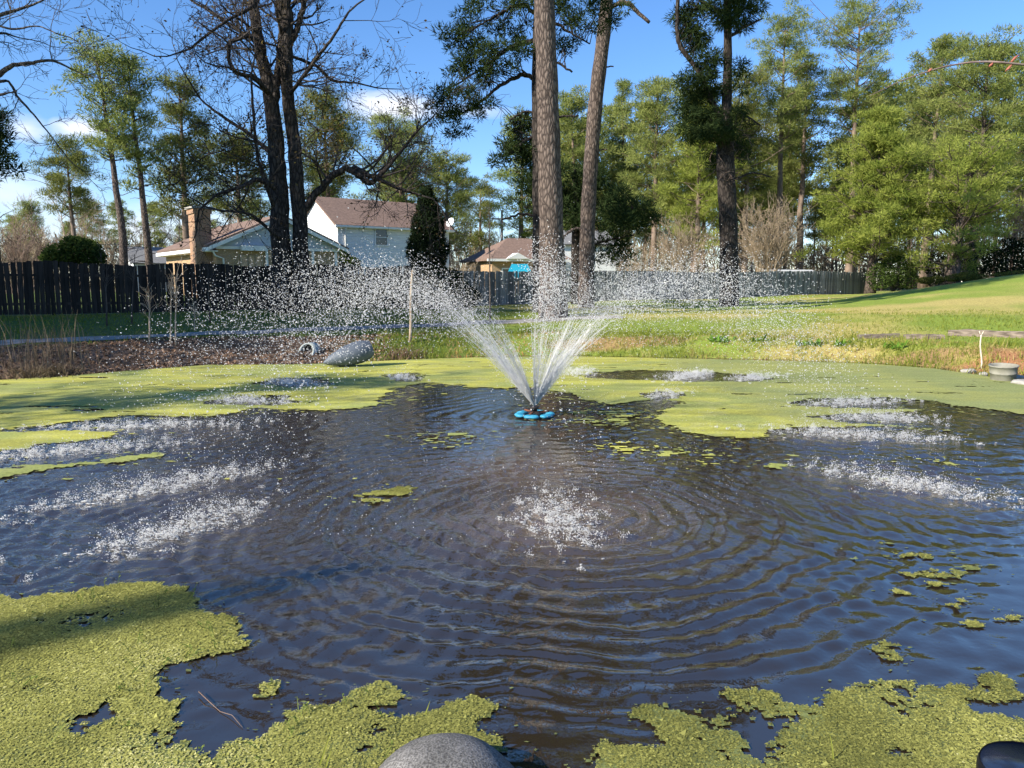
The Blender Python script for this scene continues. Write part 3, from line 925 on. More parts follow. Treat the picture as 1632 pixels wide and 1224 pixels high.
def grow(mb, p0, d0, L, r, lvl, rng, ends, rmin=.007, kids=(5, 5, 4), wig=.35, up=.06, spread=.9, shrink=.52, tint=.5):
    k = 5 if lvl > 0 else 4
    P = wander(p0, d0, L, k, rng, wig, up)
    R = np.linspace(r, max(rmin * .8, r * .35), k + 1)
    mb.tube(P, np.maximum(R, rmin * .7), 5 if r > .03 else 3, cap=False)
    if lvl == 0:
        ends.append(P[-1]); ends.append(P[-2])
        return
    nk = kids[min(lvl - 1, len(kids) - 1)]
    for i in range(nk):
        t = rng.uniform(.25, 1.0) * k; a = min(int(t), k - 1); f = t - a
        q = P[a] * (1 - f) + P[a + 1] * f
        d = P[a + 1] - P[a]; d /= np.linalg.norm(d)
        side = rng.normal(0, 1, 3); side -= d * (side @ d); side /= np.linalg.norm(side)
        dd = d * (1 - .35 * spread) + side * spread * rng.uniform(.6, 1.1)
        rr = max(rmin, np.interp(t, np.arange(k + 1), R) * .55)
        grow(mb, q, dd, L * shrink * rng.uniform(.7, 1.25), rr, lvl - 1, rng, ends, rmin, kids, wig, up, spread, shrink)


def leaf_quads(mb, P, size, rng, flat=.5):
    n = len(P)
    if n == 0:
        return
    P = np.asarray(P)
    u = rng.normal(0, 1, (n, 3)); u[:, 2] *= flat; u /= np.linalg.norm(u, axis=1)[:, None]
    w = np.cross(u, rng.normal(0, 1, (n, 3))); w /= np.linalg.norm(w, axis=1)[:, None] + 1e-9
    s = size * rng.uniform(.6, 1.3, n)[:, None]
    V = np.stack([P - u * s, P + w * s * .55, P + u * s, P - w * s * .55], 1).reshape(-1, 3)
    mb.add(V, np.arange(n * 4).reshape(-1, 4), np.repeat(rng.random(n), 4))


def puffs(mb, Cn, Rd, per, nl, nw, rng, up=.45, flat=.52, tbase=None):
    """needle tufts: each puff is an uneven cloud of thin needle bundles fanning outwards and up"""
    Cn = np.asarray(Cn, float); Rd = np.asarray(Rd, float)
    cnt = np.maximum(6, (per * (Rd / Rd.mean()) ** 1.6)).astype(int)
    idx = np.repeat(np.arange(len(Cn)), cnt); n = len(idx)
    d = rng.normal(0, 1, (n, 3)); d /= np.linalg.norm(d, axis=1)[:, None]
    rad = rng.random(n) ** .45
    off = d * rad[:, None] * Rd[idx][:, None]; off[:, 2] *= flat
    # group into twiglets so that the puff has smaller clumps within
    P = Cn[idx] + off
    g = rng.normal(0, 1, (n, 3)) * .55
    nd = d + g + np.array([0, 0, up]); nd /= np.linalg.norm(nd, axis=1)[:, None]
    ln = nl * rng.uniform(.6, 1.25, n)[:, None]
    sd = np.cross(nd, rng.normal(0, 1, (n, 3))); sd /= np.linalg.norm(sd, axis=1)[:, None] + 1e-9
    w = nw * rng.uniform(.7, 1.3, n)[:, None]
    V = np.stack([P - sd * w, P + sd * w, P + nd * ln], 1).reshape(-1, 3)
    pt = rng.random(len(Cn))[idx] * .45 if tbase is None else np.full(n, tbase)
    tn = np.clip(pt + .55 * rng.random(n), 0, 1)
    mb.add(V, np.arange(n * 3).reshape(-1, 3), np.repeat(tn, 3))


def pine(name, base, H, r0, crown_lo, crown_r, seed, bark_m, leaf_m, label, lean=(0, 0), nl=34, per=46, needle=(.34, .035), puff=(.55, 1.0),
         group=None, cat='tree', shape='round', stubs=6, per_limb=3):
    """a tapering trunk, rising limbs and separate puffs of needles"""
    rng = np.random.default_rng(seed)
    root = empty(name, base, label, cat, group)
    tr, lb, fo = MB(), MB(), MB()
    k = 12
    tz = np.linspace(0, 1, k)
    wob = np.cumsum(rng.normal(0, .05, (k, 2)), axis=0) * (H / 22)
    P = np.stack([lean[0] * tz ** 1.3 + wob[:, 0], lean[1] * tz ** 1.3 + wob[:, 1], tz * H - .15], 1)
    R = r0 * (1 - .86 * tz ** 1.15); R[0] *= 1.25
    tr.tube(P, R, 10)
    Cn, Rd = [], []
    ga = rng.uniform(0, 6.28)
    for i in range(nl):
        f = (i + .5) / nl
        t = crown_lo + (1 - crown_lo) * f ** .9
        t = min(.985, t + rng.normal(0, .015))
        c = np.array([np.interp(t, tz, P[:, j]) for j in range(3)])
        ga += 2.399 + rng.normal(0, .4)
        if shape == 'round':
            pr = math.sqrt(max(.05, 1 - ((f - .38) / .72) ** 2))
        elif shape == 'flat':
            pr = .65 + .5 * f if f < .8 else 1.3 - .7 * (f - .8) / .2
        else:
            pr = 1.05 - .85 * f
        Ll = crown_r * pr * rng.uniform(.55, 1.15)
        d = np.array([math.cos(ga), math.sin(ga), rng.uniform(.05, .35) + .5 * f])
        Q = wander(c, d, Ll, 4, rng, .22, .07)
        lb.tube(Q, np.linspace(max(.03, r0 * .25 * (1 - .6 * t)), .012, 5), 4, cap=False)
        m = max(2, int(per_limb * (.6 + .6 * pr)))
        for q in range(m):
            s_ = rng.uniform(.42, 1.05)
            cc = np.array([np.interp(min(s_, 1) * 4, np.arange(5), Q[:, j]) for j in range(3)])
            e = rng.normal(0, 1, 3) * np.array([.34, .34, .16]) * Ll * .5
            cc2 = cc + e
            lb.tube([cc, (cc + cc2) / 2 + rng.normal(0, .05, 3), cc2], [.02, .015, .01], 3, cap=False)
            Cn.append(cc2 + [0, 0, .1]); Rd.append(rng.uniform(*puff) * (.75 + .25 * pr))
    Cn.append(P[-1] + [0, 0, .1]); Rd.append(puff[1] * .8)
    for i in range(stubs):
        t = rng.uniform(.12, crown_lo)
        c = np.array([np.interp(t, tz, P[:, j]) for j in range(3)]); a = rng.uniform(0, 6.28)
        Q = wander(c, (math.cos(a), math.sin(a), rng.uniform(-.1, .4)), rng.uniform(.5, 2.2), 3, rng, .4, .03)
        lb.tube(Q, np.linspace(.04, .012, 4), 3, cap=False)
    puffs(fo, Cn, Rd, per, needle[0], needle[1], rng)
    tr.build('trunk', bark_m, root)
    tag(lb.build('branches', bark_m, root), kind='stuff')
    tag(fo.build('crown', leaf_m, root, smooth=False, tint=True), kind='stuff')
    return root


def px_pine(name, base, trunk_px, dist, limbs, ell, bark_m, leaf_m, label, seed, cat='tree', per=90, needle=(.24, .022), puff=(.25, .5), dens=1.0,
            nseg=14, topz=None, depth=1.6, flat=.7, drop=0.0, group=None):
    """a tree whose trunk and limbs were measured in the photograph, at its own distance; foliage fills ellipsoids round the limb ends"""
    rng = np.random.default_rng(seed)
    root = empty(name, base, label, cat, group)
    B = np.array(base)
    tr, lb, fo = MB(), MB(), MB()
    T = np.array([at(p[0], p[1], dist + (p[3] if len(p) > 3 else 0)) for p in trunk_px]) - B
    R = np.array([metres(p[2], dist) / 2 for p in trunk_px])
    T = np.vstack([[T[0][0], T[0][1], -.2], T]); R = np.concatenate([[R[0] * 1.18], R])
    if topz:
        d = T[-1] - T[-2]; d /= np.linalg.norm(d)
        L = (topz - T[-1][2]) / max(.3, d[2])
        for q in (.35, .7, 1.0):
            T = np.vstack([T, T[len(trunk_px)] + d * L * q + np.array([.15 * math.sin(q * 5), 0, 0])]); R = np.append(R, R[len(trunk_px)] * (1 - .8 * q))
    s = np.linspace(0, len(T) - 1, 40)
    Ti = np.stack([np.interp(s, np.arange(len(T)), T[:, j]) for j in range(3)], 1)
    for _ in range(3):
        Ti[1:-1] = (Ti[:-2] + 2 * Ti[1:-1] + Ti[2:]) / 4
    Ri = np.interp(s, np.arange(len(R)), R)
    tr.tube(Ti, Ri * (1 + .04 * np.sin(s * 7)), nseg)
    Cn, Rd = [], []
    for (cx, cy, rx, ry, n) in ell:
        n = int(n * dens)
        q = rng.normal(0, 1, (n, 3)); q /= np.linalg.norm(q, axis=1)[:, None]; q *= (rng.random(n) ** .4)[:, None]
        c = at(cx, cy, dist) - B
        mrx, mry = metres(rx, dist), metres(ry, dist)
        dd = rng.uniform(-depth, depth) * .6
        pts = c + q * np.array([mrx, max(.6, min(depth, mrx)), mry]) + np.array([0, dd, 0])
        for p in pts:
            Cn.append(p); Rd.append(rng.uniform(*puff))
    for l in limbs:
        Q = np.array([at(p[0], p[1], dist + (p[3] if len(p) > 3 else 0)) for p in l]) - B
        Rl = np.array([max(.012, metres(p[2], dist) / 2) for p in l])
        s = np.linspace(0, len(Q) - 1, max(6, len(Q) * 4))
        Qi = np.stack([np.interp(s, np.arange(len(Q)), Q[:, j]) for j in range(3)], 1)
        for _ in range(2):
            Qi[1:-1] = (Qi[:-2] + 2 * Qi[1:-1] + Qi[2:]) / 4
        Qi[1:-1] += rng.normal(0, .02, (len(Qi) - 2, 3))
        lm_ = MB(); lm_.tube(Qi, np.interp(s, np.arange(len(Rl)), Rl), 6); lm_.build('limb', bark_m, root)
        for q in Qi[2:]:
            near = [c for c in Cn if np.linalg.norm(c - q) < 1.1]
            for c in near[:2]:
                lb.tube([q, (q + c) / 2 + rng.normal(0, .06, 3), c], [.018, .014, .008], 3, cap=False)
    if Cn:
        puffs(fo, Cn, Rd, per, needle[0], needle[1], rng, up=.35 - drop, flat=flat)
    tr.build('trunk', bark_m, root)
    if lb.n:
        tag(lb.build('twigs', bark_m, root), kind='stuff')
    if Cn:
        tag(fo.build('crown', leaf_m, root, smooth=False, tint=True), kind='stuff')
    return root


def base_at(px, dist):
    x = (px - 816) / F * dist
    # ray through the column at the given depth, standing on the ground
    return np.array([x * 1.0, dist, gz(x, dist)])

# ------------------------------------------------------------------ fences, board by board
FDIR = np.array([.8, .6]); F0 = np.array([-16.8, 27.0]); FANG = math.atan2(.6, .8)


def fence(name, t0, t1, pitch, wmat, label, wavy, hgt, seed):
    rng = np.random.default_rng(seed)
    o = F0 + FDIR * t0
    root = empty(name, (o[0], o[1], gz(*o)), label, 'fence', rz=FANG)
    protos = []
    for v in range(4):
        mb = MB(); w = pitch * .985 / 2
        a, b = w * rng.uniform(.94, 1.0), w * rng.uniform(.94, 1.0)
        ch = .016
        V = [(-a, 0, 0), (a, 0, 0), (b, 0, 1 - ch * .6), (b - .012, 0, 1), (-b + .012, 0, 1), (-b, 0, 1 - ch * .6)]
        V = V + [(q[0], .018, q[2]) for q in V]
        mb.add(V, [np.array([(0, 1, 2, 5), (2, 3, 4, 5), (7, 6, 11, 8), (8, 11, 10, 9), (0, 6, 7, 1), (1, 7, 8, 2), (2, 8, 9, 3), (3, 9, 10, 4), (4, 10, 11, 5), (5, 11, 6, 0)])])
        ob = mb.build('board', wmat, root, smooth=False)
        protos.append(ob)
    n = int((t1 - t0) / pitch)
    used = [False] * 4
    rz = root.location.z
    ts = t0 + (np.arange(n) + .5) * pitch
    G = ground_z(F0[0] + FDIR[0] * ts, F0[1] + FDIR[1] * ts)
    Gs = np.convolve(np.pad(G, 8, mode='edge'), np.ones(17) / 17, 'valid')
    for i, t in enumerate(ts):
        k = int(rng.integers(0, 4))
        if not used[k]:
            ob = protos[k]; used[k] = True
        else:
            ob = protos[k].copy(); COL.objects.link(ob)
        h = hgt + (wavy * math.sin(t * 2 * math.pi / 4.9 + .6) + .25 * wavy * math.sin(t * 3.1)) + rng.normal(0, .012)
        ob.location = ((i + .5) * pitch, rng.normal(0, .004) + (.02 if i % 2 else 0) * (wavy > 0), Gs[i] - rz + .03)
        ob.rotation_euler = (rng.normal(0, .008), rng.normal(0, .012), rng.normal(0, .03))
        ob.scale = (1, 1, h)
    for i in range(0, n, 16):
        mb = MB(); mb.box(-.05, .05, .045, .14, -.1, hgt - .02)
        p = mb.build('post', wmat, root, smooth=False)
        p.location = ((i + .5) * pitch, 0, Gs[i] - rz)
        j = min(n - 1, i + 16)
        if j > i + 1:
            for zz in (.35, hgt - .45):
                mb = MB()
                xa, xb = (i + .5) * pitch, (j + .5) * pitch
                za, zb = Gs[i] - rz + zz, Gs[j] - rz + zz
                mb.add([(xa, .022, za), (xb, .022, zb), (xb, .06, zb), (xa, .06, za), (xa, .022, za + .09), (xb, .022, zb + .09), (xb, .06, zb + .09), (xa, .06, za + .09)],
                       np.array([(0, 3, 2, 1), (4, 5, 6, 7), (0, 1, 5, 4), (1, 2, 6, 5), (2, 3, 7, 6), (3, 0, 4, 7)]))
                mb.build('rail', wmat, root, smooth=False)
    return root


fence('board_fence', -7.0, 16.5, .16, M['wood_dark'], 'dark weathered board fence with wavy top, in shade at the left', .055, 1.80, 3)
fence('board_fence', 16.6, 55.4, .16, M['wood_grey'], 'grey straight-topped board fence running behind the lawn', 0.0, 1.66, 4)


# ------------------------------------------------------------------ houses (long sides run like the fence)
def slab(mb, a, b, c, d, th):
    a, b, c, d = [np.array(q, float) for q in (a, b, c, d)]
    n = np.cross(b - a, d - a); n /= np.linalg.norm(n)
    V = [a, b, c, d] + [q - n * th for q in (a, b, c, d)]
    mb.add(V, np.array([(0, 1, 2, 3), (7, 6, 5, 4), (0, 4, 5, 1), (1, 5, 6, 2), (2, 6, 7, 3), (3, 7, 4, 0)]))


def box_part(name, x0, x1, y0, y1, z0, z1, mat, parent, label=None):
    mb = MB(); mb.box(x0, x1, y0, y1, z0, z1)
    return tag(mb.build(name, mat, parent, smooth=False), label)


def window(parent, x, z, w, h, y=0.0, name='window', fm=None, pm=None, mull=True, face='front'):
    fm = fm or M['white_paint']; pm = pm or M['glass']
    mb = MB(); t = .09
    for (a, b, c, d) in [(-w / 2 - t, w / 2 + t, h / 2, h / 2 + t), (-w / 2 - t, w / 2 + t, -h / 2 - t, -h / 2), (-w / 2 - t, -w / 2, -h / 2, h / 2), (w / 2, w / 2 + t, -h / 2, h / 2)]:
        mb.box(a, b, -.06, .0, c, d)
    if mull:
        mb.box(-w / 2, w / 2, -.035, 0, -.025, .025)
    f = mb.build(name, fm, parent, smooth=False)
    f.location = (x, y, z)
    box_part('pane', -w / 2, w / 2, -.02, -.004, -h / 2, h / 2, pm, f)
    if face == 'left':
        f.rotation_euler = (0, 0, -math.pi / 2)
    return f


def gable_walls(mb, L, D, z1, zr, along='x'):
    if along == 'x':
        V = [(0, 0, 0), (L, 0, 0), (L, D, 0), (0, D, 0), (0, 0, z1), (L, 0, z1), (L, D, z1), (0, D, z1), (0, D / 2, zr), (L, D / 2, zr)]
        mb.add(V, [np.array([(0, 1, 5, 4), (2, 3, 7, 6), (3, 0, 4, 7), (1, 2, 6, 5)]), np.array([(4, 8, 7), (5, 6, 9)])])
    else:
        V = [(0, 0, 0), (L, 0, 0), (L, D, 0), (0, D, 0), (0, 0, z1), (L, 0, z1), (L, D, z1), (0, D, z1), (L / 2, 0, zr), (L / 2, D, zr)]
        mb.add(V, [np.array([(0, 1, 5, 4), (2, 3, 7, 6), (3, 0, 4, 7), (1, 2, 6, 5)]), np.array([(4, 5, 8), (6, 7, 9)])])


# two-storey house with white siding
A = at(540, 430, 58.0); g = 1.0
h2 = empty('two_storey_house', (A[0], A[1], g), 'white two-storey house with brown roof and one square upper window', 'house', rz=FANG)
L, D, ze, zr = 9.6, 7.4, 5.3, 7.45
mb = MB(); gable_walls(mb, L, D, ze, zr); mb.build('wall', M['white_siding'], h2, smooth=False)
mb = MB(); ov = .35; k = (zr - ze) / (D / 2)
slab(mb, (-ov, -ov, ze - ov * k + .12), (L + ov, -ov, ze - ov * k + .12), (L + ov, D / 2, zr + .12), (-ov, D / 2, zr + .12), .12)
slab(mb, (-ov, D / 2, zr + .12), (L + ov, D / 2, zr + .12), (L + ov, D + ov, ze - ov * k + .12), (-ov, D + ov, ze - ov * k + .12), .12)
rf = mb.build('roof', M['brown_shingle'], h2, smooth=False)
box_part('gutter', -ov, L + ov, -ov - .13, -ov - .004, ze - ov * k - .06, ze - ov * k + .075, M['white_paint'], rf)
box_part('soffit', -ov + .02, L + ov - .02, -ov, -.003, ze - ov * k - .1, ze - ov * k - .02, M['white_paint'], rf)
box_part('corner_board', -.03, .10, -.03, -.004, 0, ze - .13, M['white_paint'], h2)
box_part('corner_board', L - .10, L + .03, -.03, -.004, 0, ze - .13, M['white_paint'], h2)
mb = MB(); mb.tube([(.55, -.42, ze - .2), (.55, -.1, ze - .55), (.55, -.08, .2)], .05, 6); mb.build('downspout', M['white_paint'], h2)
window(h2, 3.55, 4.42, .95, 1.15, -.005)
window(h2, 7.4, 4.42, .95, 1.15, -.005)
box_part('foundation', -.04, L + .04, -.04, D, -.6, .35, M['tan_brick'], h2)
# satellite dish on the right end of the roof
dish = empty('satellite_dish', at(716, 364, 62.2), 'white satellite dish on the roof end of the two-storey house', 'satellite dish')
mb = MB()
nr, na = 6, 18
V = [(0, 0, 0)]; F3, F4 = [], []
for i in range(1, nr + 1):
    for j in range(na):
        r = .36 * i / nr; a = 2 * math.pi * j / na
        V.append((r * math.cos(a), .55 * r * r - .0, r * math.sin(a) * 1.08))
for j in range(na):
    F3.append((0, 1 + j, 1 + (j + 1) % na))
for i in range(nr - 1):
    for j in range(na):
        a = 1 + i * na + j; b = 1 + i * na + (j + 1) % na
        F4.append((a, a + na, b + na, b))
V = np.array(V); V[:, 1] *= -1
mb.add(V, [np.array(F3), np.array(F4)]); V2 = V.copy(); V2[:, 1] += .02; mb.add(V2, [np.array(F3)[:, ::-1], np.array(F4)[:, ::-1]])
r_ = mb.build('reflector', M['dish'], dish); r_.location = (.1, 0, .45); r_.rotation_euler = (-.45, 0, -.55)
mb = MB(); mb.tube([(0, .1, -.25), (0, .1, .2), (.08, .03, .42)], .025, 6); mb.build('mast', M['dish'], dish)
mb = MB(); mb.tube([(.1, 0, .12), (-.12, -.45, .35)], .015, 5); mb.box(-.17, -.08, -.5, -.42, .32, .41); mb.build('feed_arm', M['wire'], dish)

# brick ranch house with gable porch and chimney
B_ = at(346, 430, 46.0)
hr = empty('brick_ranch_house', (B_[0], B_[1], 1.0), 'low tan brick house with white eaves, porch gable and brown roof', 'house', rz=FANG)
L, D, ze, zr = 7.7, 12.0, 3.15, 4.85
mb = MB(); mb.box(0, L, 0, D, -.6, ze); mb.build('wall', M['tan_brick'], hr, smooth=False)
mb = MB()
V = [(-.1, 0, ze), (L + .1, 0, ze), (L / 2, 0, zr - .03)]; V = V + [(q[0], -.12, q[2]) for q in V]
mb.add(V, [np.array([(0, 2, 1), (3, 4, 5)]), np.array([(0, 1, 4, 3), (1, 2, 5, 4), (2, 0, 3, 5)])])
mb.build('gable_siding', M['grey_siding'], hr, smooth=False)
mb = MB(); k = (zr - ze) / (L / 2); ov = .5
slab(mb, (-ov, -.45, ze - ov * k + .14), (L / 2, -.45, zr + .14), (L / 2, D + .3, zr + .14), (-ov, D + .3, ze - ov * k + .14), -.12)
slab(mb, (L / 2, -.45, zr + .14), (L + ov, -.45, ze - ov * k + .14), (L + ov, D + .3, ze - ov * k + .14), (L / 2, D + .3, zr + .14), -.12)
rf = mb.build('roof', M['brown_shingle'], hr, smooth=False)
for s in (0, 1):
    mb = MB()
    xa, xb = (-ov, L / 2) if s == 0 else (L + ov, L / 2)
    za, zb = ze - ov * k + .13, zr + .13
    mb.add([(xa, -.5, za - .2), (xb, -.5, zb - .2), (xb, -.5, zb + .02), (xa, -.5, za + .02), (xa, -.453, za - .2), (xb, -.453, zb - .2), (xb, -.453, zb + .02), (xa, -.453, za + .02)],
           np.array([(0, 1, 2, 3), (7, 6, 5, 4), (0, 4, 5, 1), (1, 5, 6, 2), (2, 6, 7, 3), (3, 7, 4, 0)]))
    mb.build('rake_board', M['white_paint'], rf, smooth=False)
box_part('eave_board', -ov - .10, -ov - .003, -.45, D + .3, ze - ov * k - .12, ze - ov * k + .1, M['white_paint'], rf)
box_part('soffit', -ov, -.003, -.4, D, ze - ov * k - .15, ze - ov * k - .09, M['white_paint'], rf)
box_part('porch_beam', -.05, L + .05, -.16, -.125, ze - .2, ze - .02, M['white_paint'], hr)
box_part('awning', 1.35, 2.75, -.55, -.17, ze - .28, ze + .02, M['white_paint'], hr)
for i, xx in enumerate((1.62, 2.05, 2.48)):
    window(hr, xx, 1.75, .32, 1.55, -.006, fm=M['tan_stake'], pm=M['curtain'], mull=False)
for xx in (2.95, 5.9, 7.45):
    box_part('porch_post', xx - .07, xx + .07, -.16, -.02, 0, ze - .205, M['white_paint'], hr)
mb = MB(); mb.tube([(-.35, -.35, ze - .25), (-.12, -.22, ze - .6), (.35, -.14, ze - .75), (.4, -.1, .2)], .05, 6); mb.build('downspout', M['white_paint'], hr)
box_part('red_door', -.02, .0, 4.2, 5.1, 0, 2.2, noisy('red_door_paint', (.35, .03, .04), (.42, .05, .05), 3, .5), hr, 'red door in the sunlit side wall')
ch = MB(); ch.box(-.95, -.02, .7, 2.0, -.6, 5.0); ch.box(-1.02, .05, .63, 2.07, 5.0, 5.28)
c_ = ch.build('chimney', M['chimney_brick'], hr, smooth=False)
box_part('chimney_cap', -1.1, .13, .55, 2.15, 5.283, 5.42, M['concrete'], c_)
# small white house further left
B_ = at(213, 430, 74.0)
hs = empty('small_white_house', (B_[0], B_[1], 1.1), 'small white house with grey roof behind the left pines', 'house', rz=FANG)
L, D, ze, zr = 10.5, 6.5, 2.75, 4.25
mb = MB(); gable_walls(mb, L, D, ze, zr); mb.build('wall', M['white_siding'], hs, smooth=False)
mb = MB(); ov = .3; k = (zr - ze) / (D / 2)
slab(mb, (-ov, -ov, ze - ov * k + .12), (L + ov, -ov, ze - ov * k + .12), (L + ov, D / 2, zr + .12), (-ov, D / 2, zr + .12), .1)
slab(mb, (-ov, D / 2, zr + .12), (L + ov, D / 2, zr + .12), (L + ov, D + ov, ze - ov * k + .12), (-ov, D + ov, ze - ov * k + .12), .1)
mb.build('roof', M['grey_shingle'], hs, smooth=False)
for xx in (2.6, 5.2, 7.8):
    w_ = window(hs, xx, 1.55, .8, 1.3, -.005)
    for s in (-1, 1):
        box_part('shutter', s * .68 - .2, s * .68 + .2, -.05, -.003, -.68, .68, M['shutter'], w_)

# brown-roofed house in the middle gap, low hip roof
B_ = at(784, 430, 62.0)
hb = empty('brown_roof_house', (B_[0], B_[1], 1.0), 'tan house with brown hipped roof in the gap left of the big pine trunk', 'house', rz=FANG * .55)
L, D, ze, zr = 6.4, 7.0, 2.7, 4.7
mb = MB(); mb.box(0, L, 0, D, -.5, ze); mb.build('wall', M['tan_brick'], hb, smooth=False)
mb = MB(); o_ = .45
e = [(-o_, -o_, ze), (L + o_, -o_, ze), (L + o_, D + o_, ze), (-o_, D + o_, ze), (2.6, D / 2, zr), (L - 1.8, D / 2, zr)]
e2 = [(q[0], q[1], q[2] + .16) for q in e[:4]]
mb.add(e + e2, [np.array([(6, 7, 5, 4), (7, 8, 9 - 4 + 0, 5)][:1] + [(8, 9, 4, 5)]), np.array([(9, 6, 4), (7, 8, 5)]), np.array([(0, 1, 7, 6), (1, 2, 8, 7), (2, 3, 9, 8), (3, 0, 6, 9), (3, 2, 1, 0)])])
rf = mb.build('roof', M['brown_shingle'], hb, smooth=False)
box_part('gutter', -o_ - .1, L + o_ + .1, -o_ - .12, -o_ - .004, ze - .05, ze + .14, M['white_paint'], rf)
mb = MB(); V = [(1.0, -.75, ze + .15), (2.9, -.75, ze + .15), (1.95, -.75, ze + .62)]; V = V + [(q[0], .9, q[2]) for q in V]
mb.add(V, [np.array([(0, 1, 2), (5, 4, 3)]), np.array([(0, 3, 4, 1), (1, 4, 5, 2), (2, 5, 3, 0)])]); mb.build('porch_gable', M['white_paint'], rf, smooth=False)
window(hb, 1.3, 1.5, .8, 1.1, -.005)
# another white wall glimpsed behind the dark pine boughs
B_ = at(893, 430, 66.0)
hw = empty('white_gabled_house', (B_[0], B_[1], 1.0), 'white house glimpsed behind the dark pine boughs and two trunks', 'house', rz=FANG * .4)
mb = MB(); gable_walls(mb, 5.0, 6.0, 4.2, 5.4); mb.build('wall', M['white_siding'], hw, smooth=False)
mb = MB(); slab(mb, (-.3, -.3, 4.2), (5.3, -.3, 4.2), (5.3, 3, 5.55), (-.3, 3, 5.55), .12); slab(mb, (-.3, 3, 5.55), (5.3, 3, 5.55), (5.3, 6.3, 4.2), (-.3, 6.3, 4.2), .12)
mb.build('roof', M['grey_shingle'], hw, smooth=False)
window(hw, 2.4, 2.9, .9, 1.2, -.005)
# shed roof showing above the grey fence
B_ = at(1240, 440, 66.0)
sh = empty('garden_shed', (B_[0], B_[1], 1.1), 'low shed whose pale metal roof shows over the grey fence', 'shed', rz=.25)
mb = MB(); mb.box(0, 4.0, 0, 3.0, -.3, 1.62); mb.build('wall', M['wood_grey'], sh, smooth=False)
mb = MB(); slab(mb, (-.25, -.25, 1.63), (4.25, -.25, 1.63), (4.25, 1.5, 2.0), (-.25, 1.5, 2.0), .06); slab(mb, (-.25, 1.5, 2.0), (4.25, 1.5, 2.0), (4.25, 3.25, 1.63), (-.25, 3.25, 1.63), .06)
mb.build('roof', noisy('pale_metal', (.45, .47, .48), (.55, .57, .58), 3, .5), sh, smooth=False)
# turquoise cover showing above the fence
B_ = at(828, 433, 45.0)
tq = empty('turquoise_canopy', (B_[0], B_[1], gz(B_[0], B_[1])), 'turquoise canopy showing over the fence left of the big pine', 'canopy')
zt = at(828, 421, 45.0)[2] - tq.location.z; w = metres(19, 45)
mb = MB()
V = [(-w, -.6, zt - .5), (w, -.6, zt - .5), (w, .6, zt - .5), (-w, .6, zt - .5), (-w * .66, -.4, zt), (w * .66, -.4, zt), (w * .66, .4, zt), (-w * .66, .4, zt)]
V2 = [(-w, -.63, zt - .8), (w, -.63, zt - .8), (w, .63, zt - .8), (-w, .63, zt - .8)]
mb.add(V + V2, np.array([(4, 5, 6, 7), (0, 1, 5, 4), (1, 2, 6, 5), (2, 3, 7, 6), (3, 0, 4, 7), (8, 9, 1, 0), (9, 10, 2, 1), (10, 11, 3, 2), (11, 8, 0, 3)]))
mb.build('canopy', M['turquoise'], tq, smooth=False)
for sx in (-1, 1):
    for sy in (-1, 1):
        box_part('post', sx * w * .92 - .03, sx * w * .92 + .03, sy * .5 - .03, sy * .5 + .03, 0, zt - .48, M['wood_grey'], tq)

# utility pole and lines
UP = at(800, 430, 85.0); up_top = at(800, 335, 85.0)[2]
ut = empty('utility_pole', (UP[0], UP[1], .9), 'pale utility pole with crossarm in the gap beside the pines', 'utility pole')
mb = MB(); mb.tube([(0, 0, -.2), (0, 0, up_top - .9)], [.17, .11], 8); mb.build('pole', M['pole_wood'], ut)
box_part('crossarm', -1.1, 1.1, -.18, -.07, up_top - 1.9, up_top - 1.75, M['pole_wood'], ut)
for xx in (-.95, -.4, .4, .95):
    mb = MB(); mb.tube([(xx, -.12, up_top - 1.75), (xx, -.12, up_top - 1.55)], [.05, .035], 6); mb.build('insulator', M['white_paint'], ut)
UP2 = at(-60, 430, 80.0)
for (pa, pb, nm) in [((-160, 371), (330, 386), 'upper'), ((-160, 379), (330, 392), 'lower')]:
    a, b = at(*pa, 60.0), at(*pb, 84.0)
    s = np.linspace(0, 1, 16)[:, None]; P = a + (b - a) * s; P[:, 2] -= .5 * 4 * (s * (1 - s))[:, 0]
    mb = MB(); mb.tube(P, .022, 4)
    tag(mb.build('power_line', M['wire']), nm + ' of the two thin power lines above the left end of the dark fence', 'power line', 'power lines')

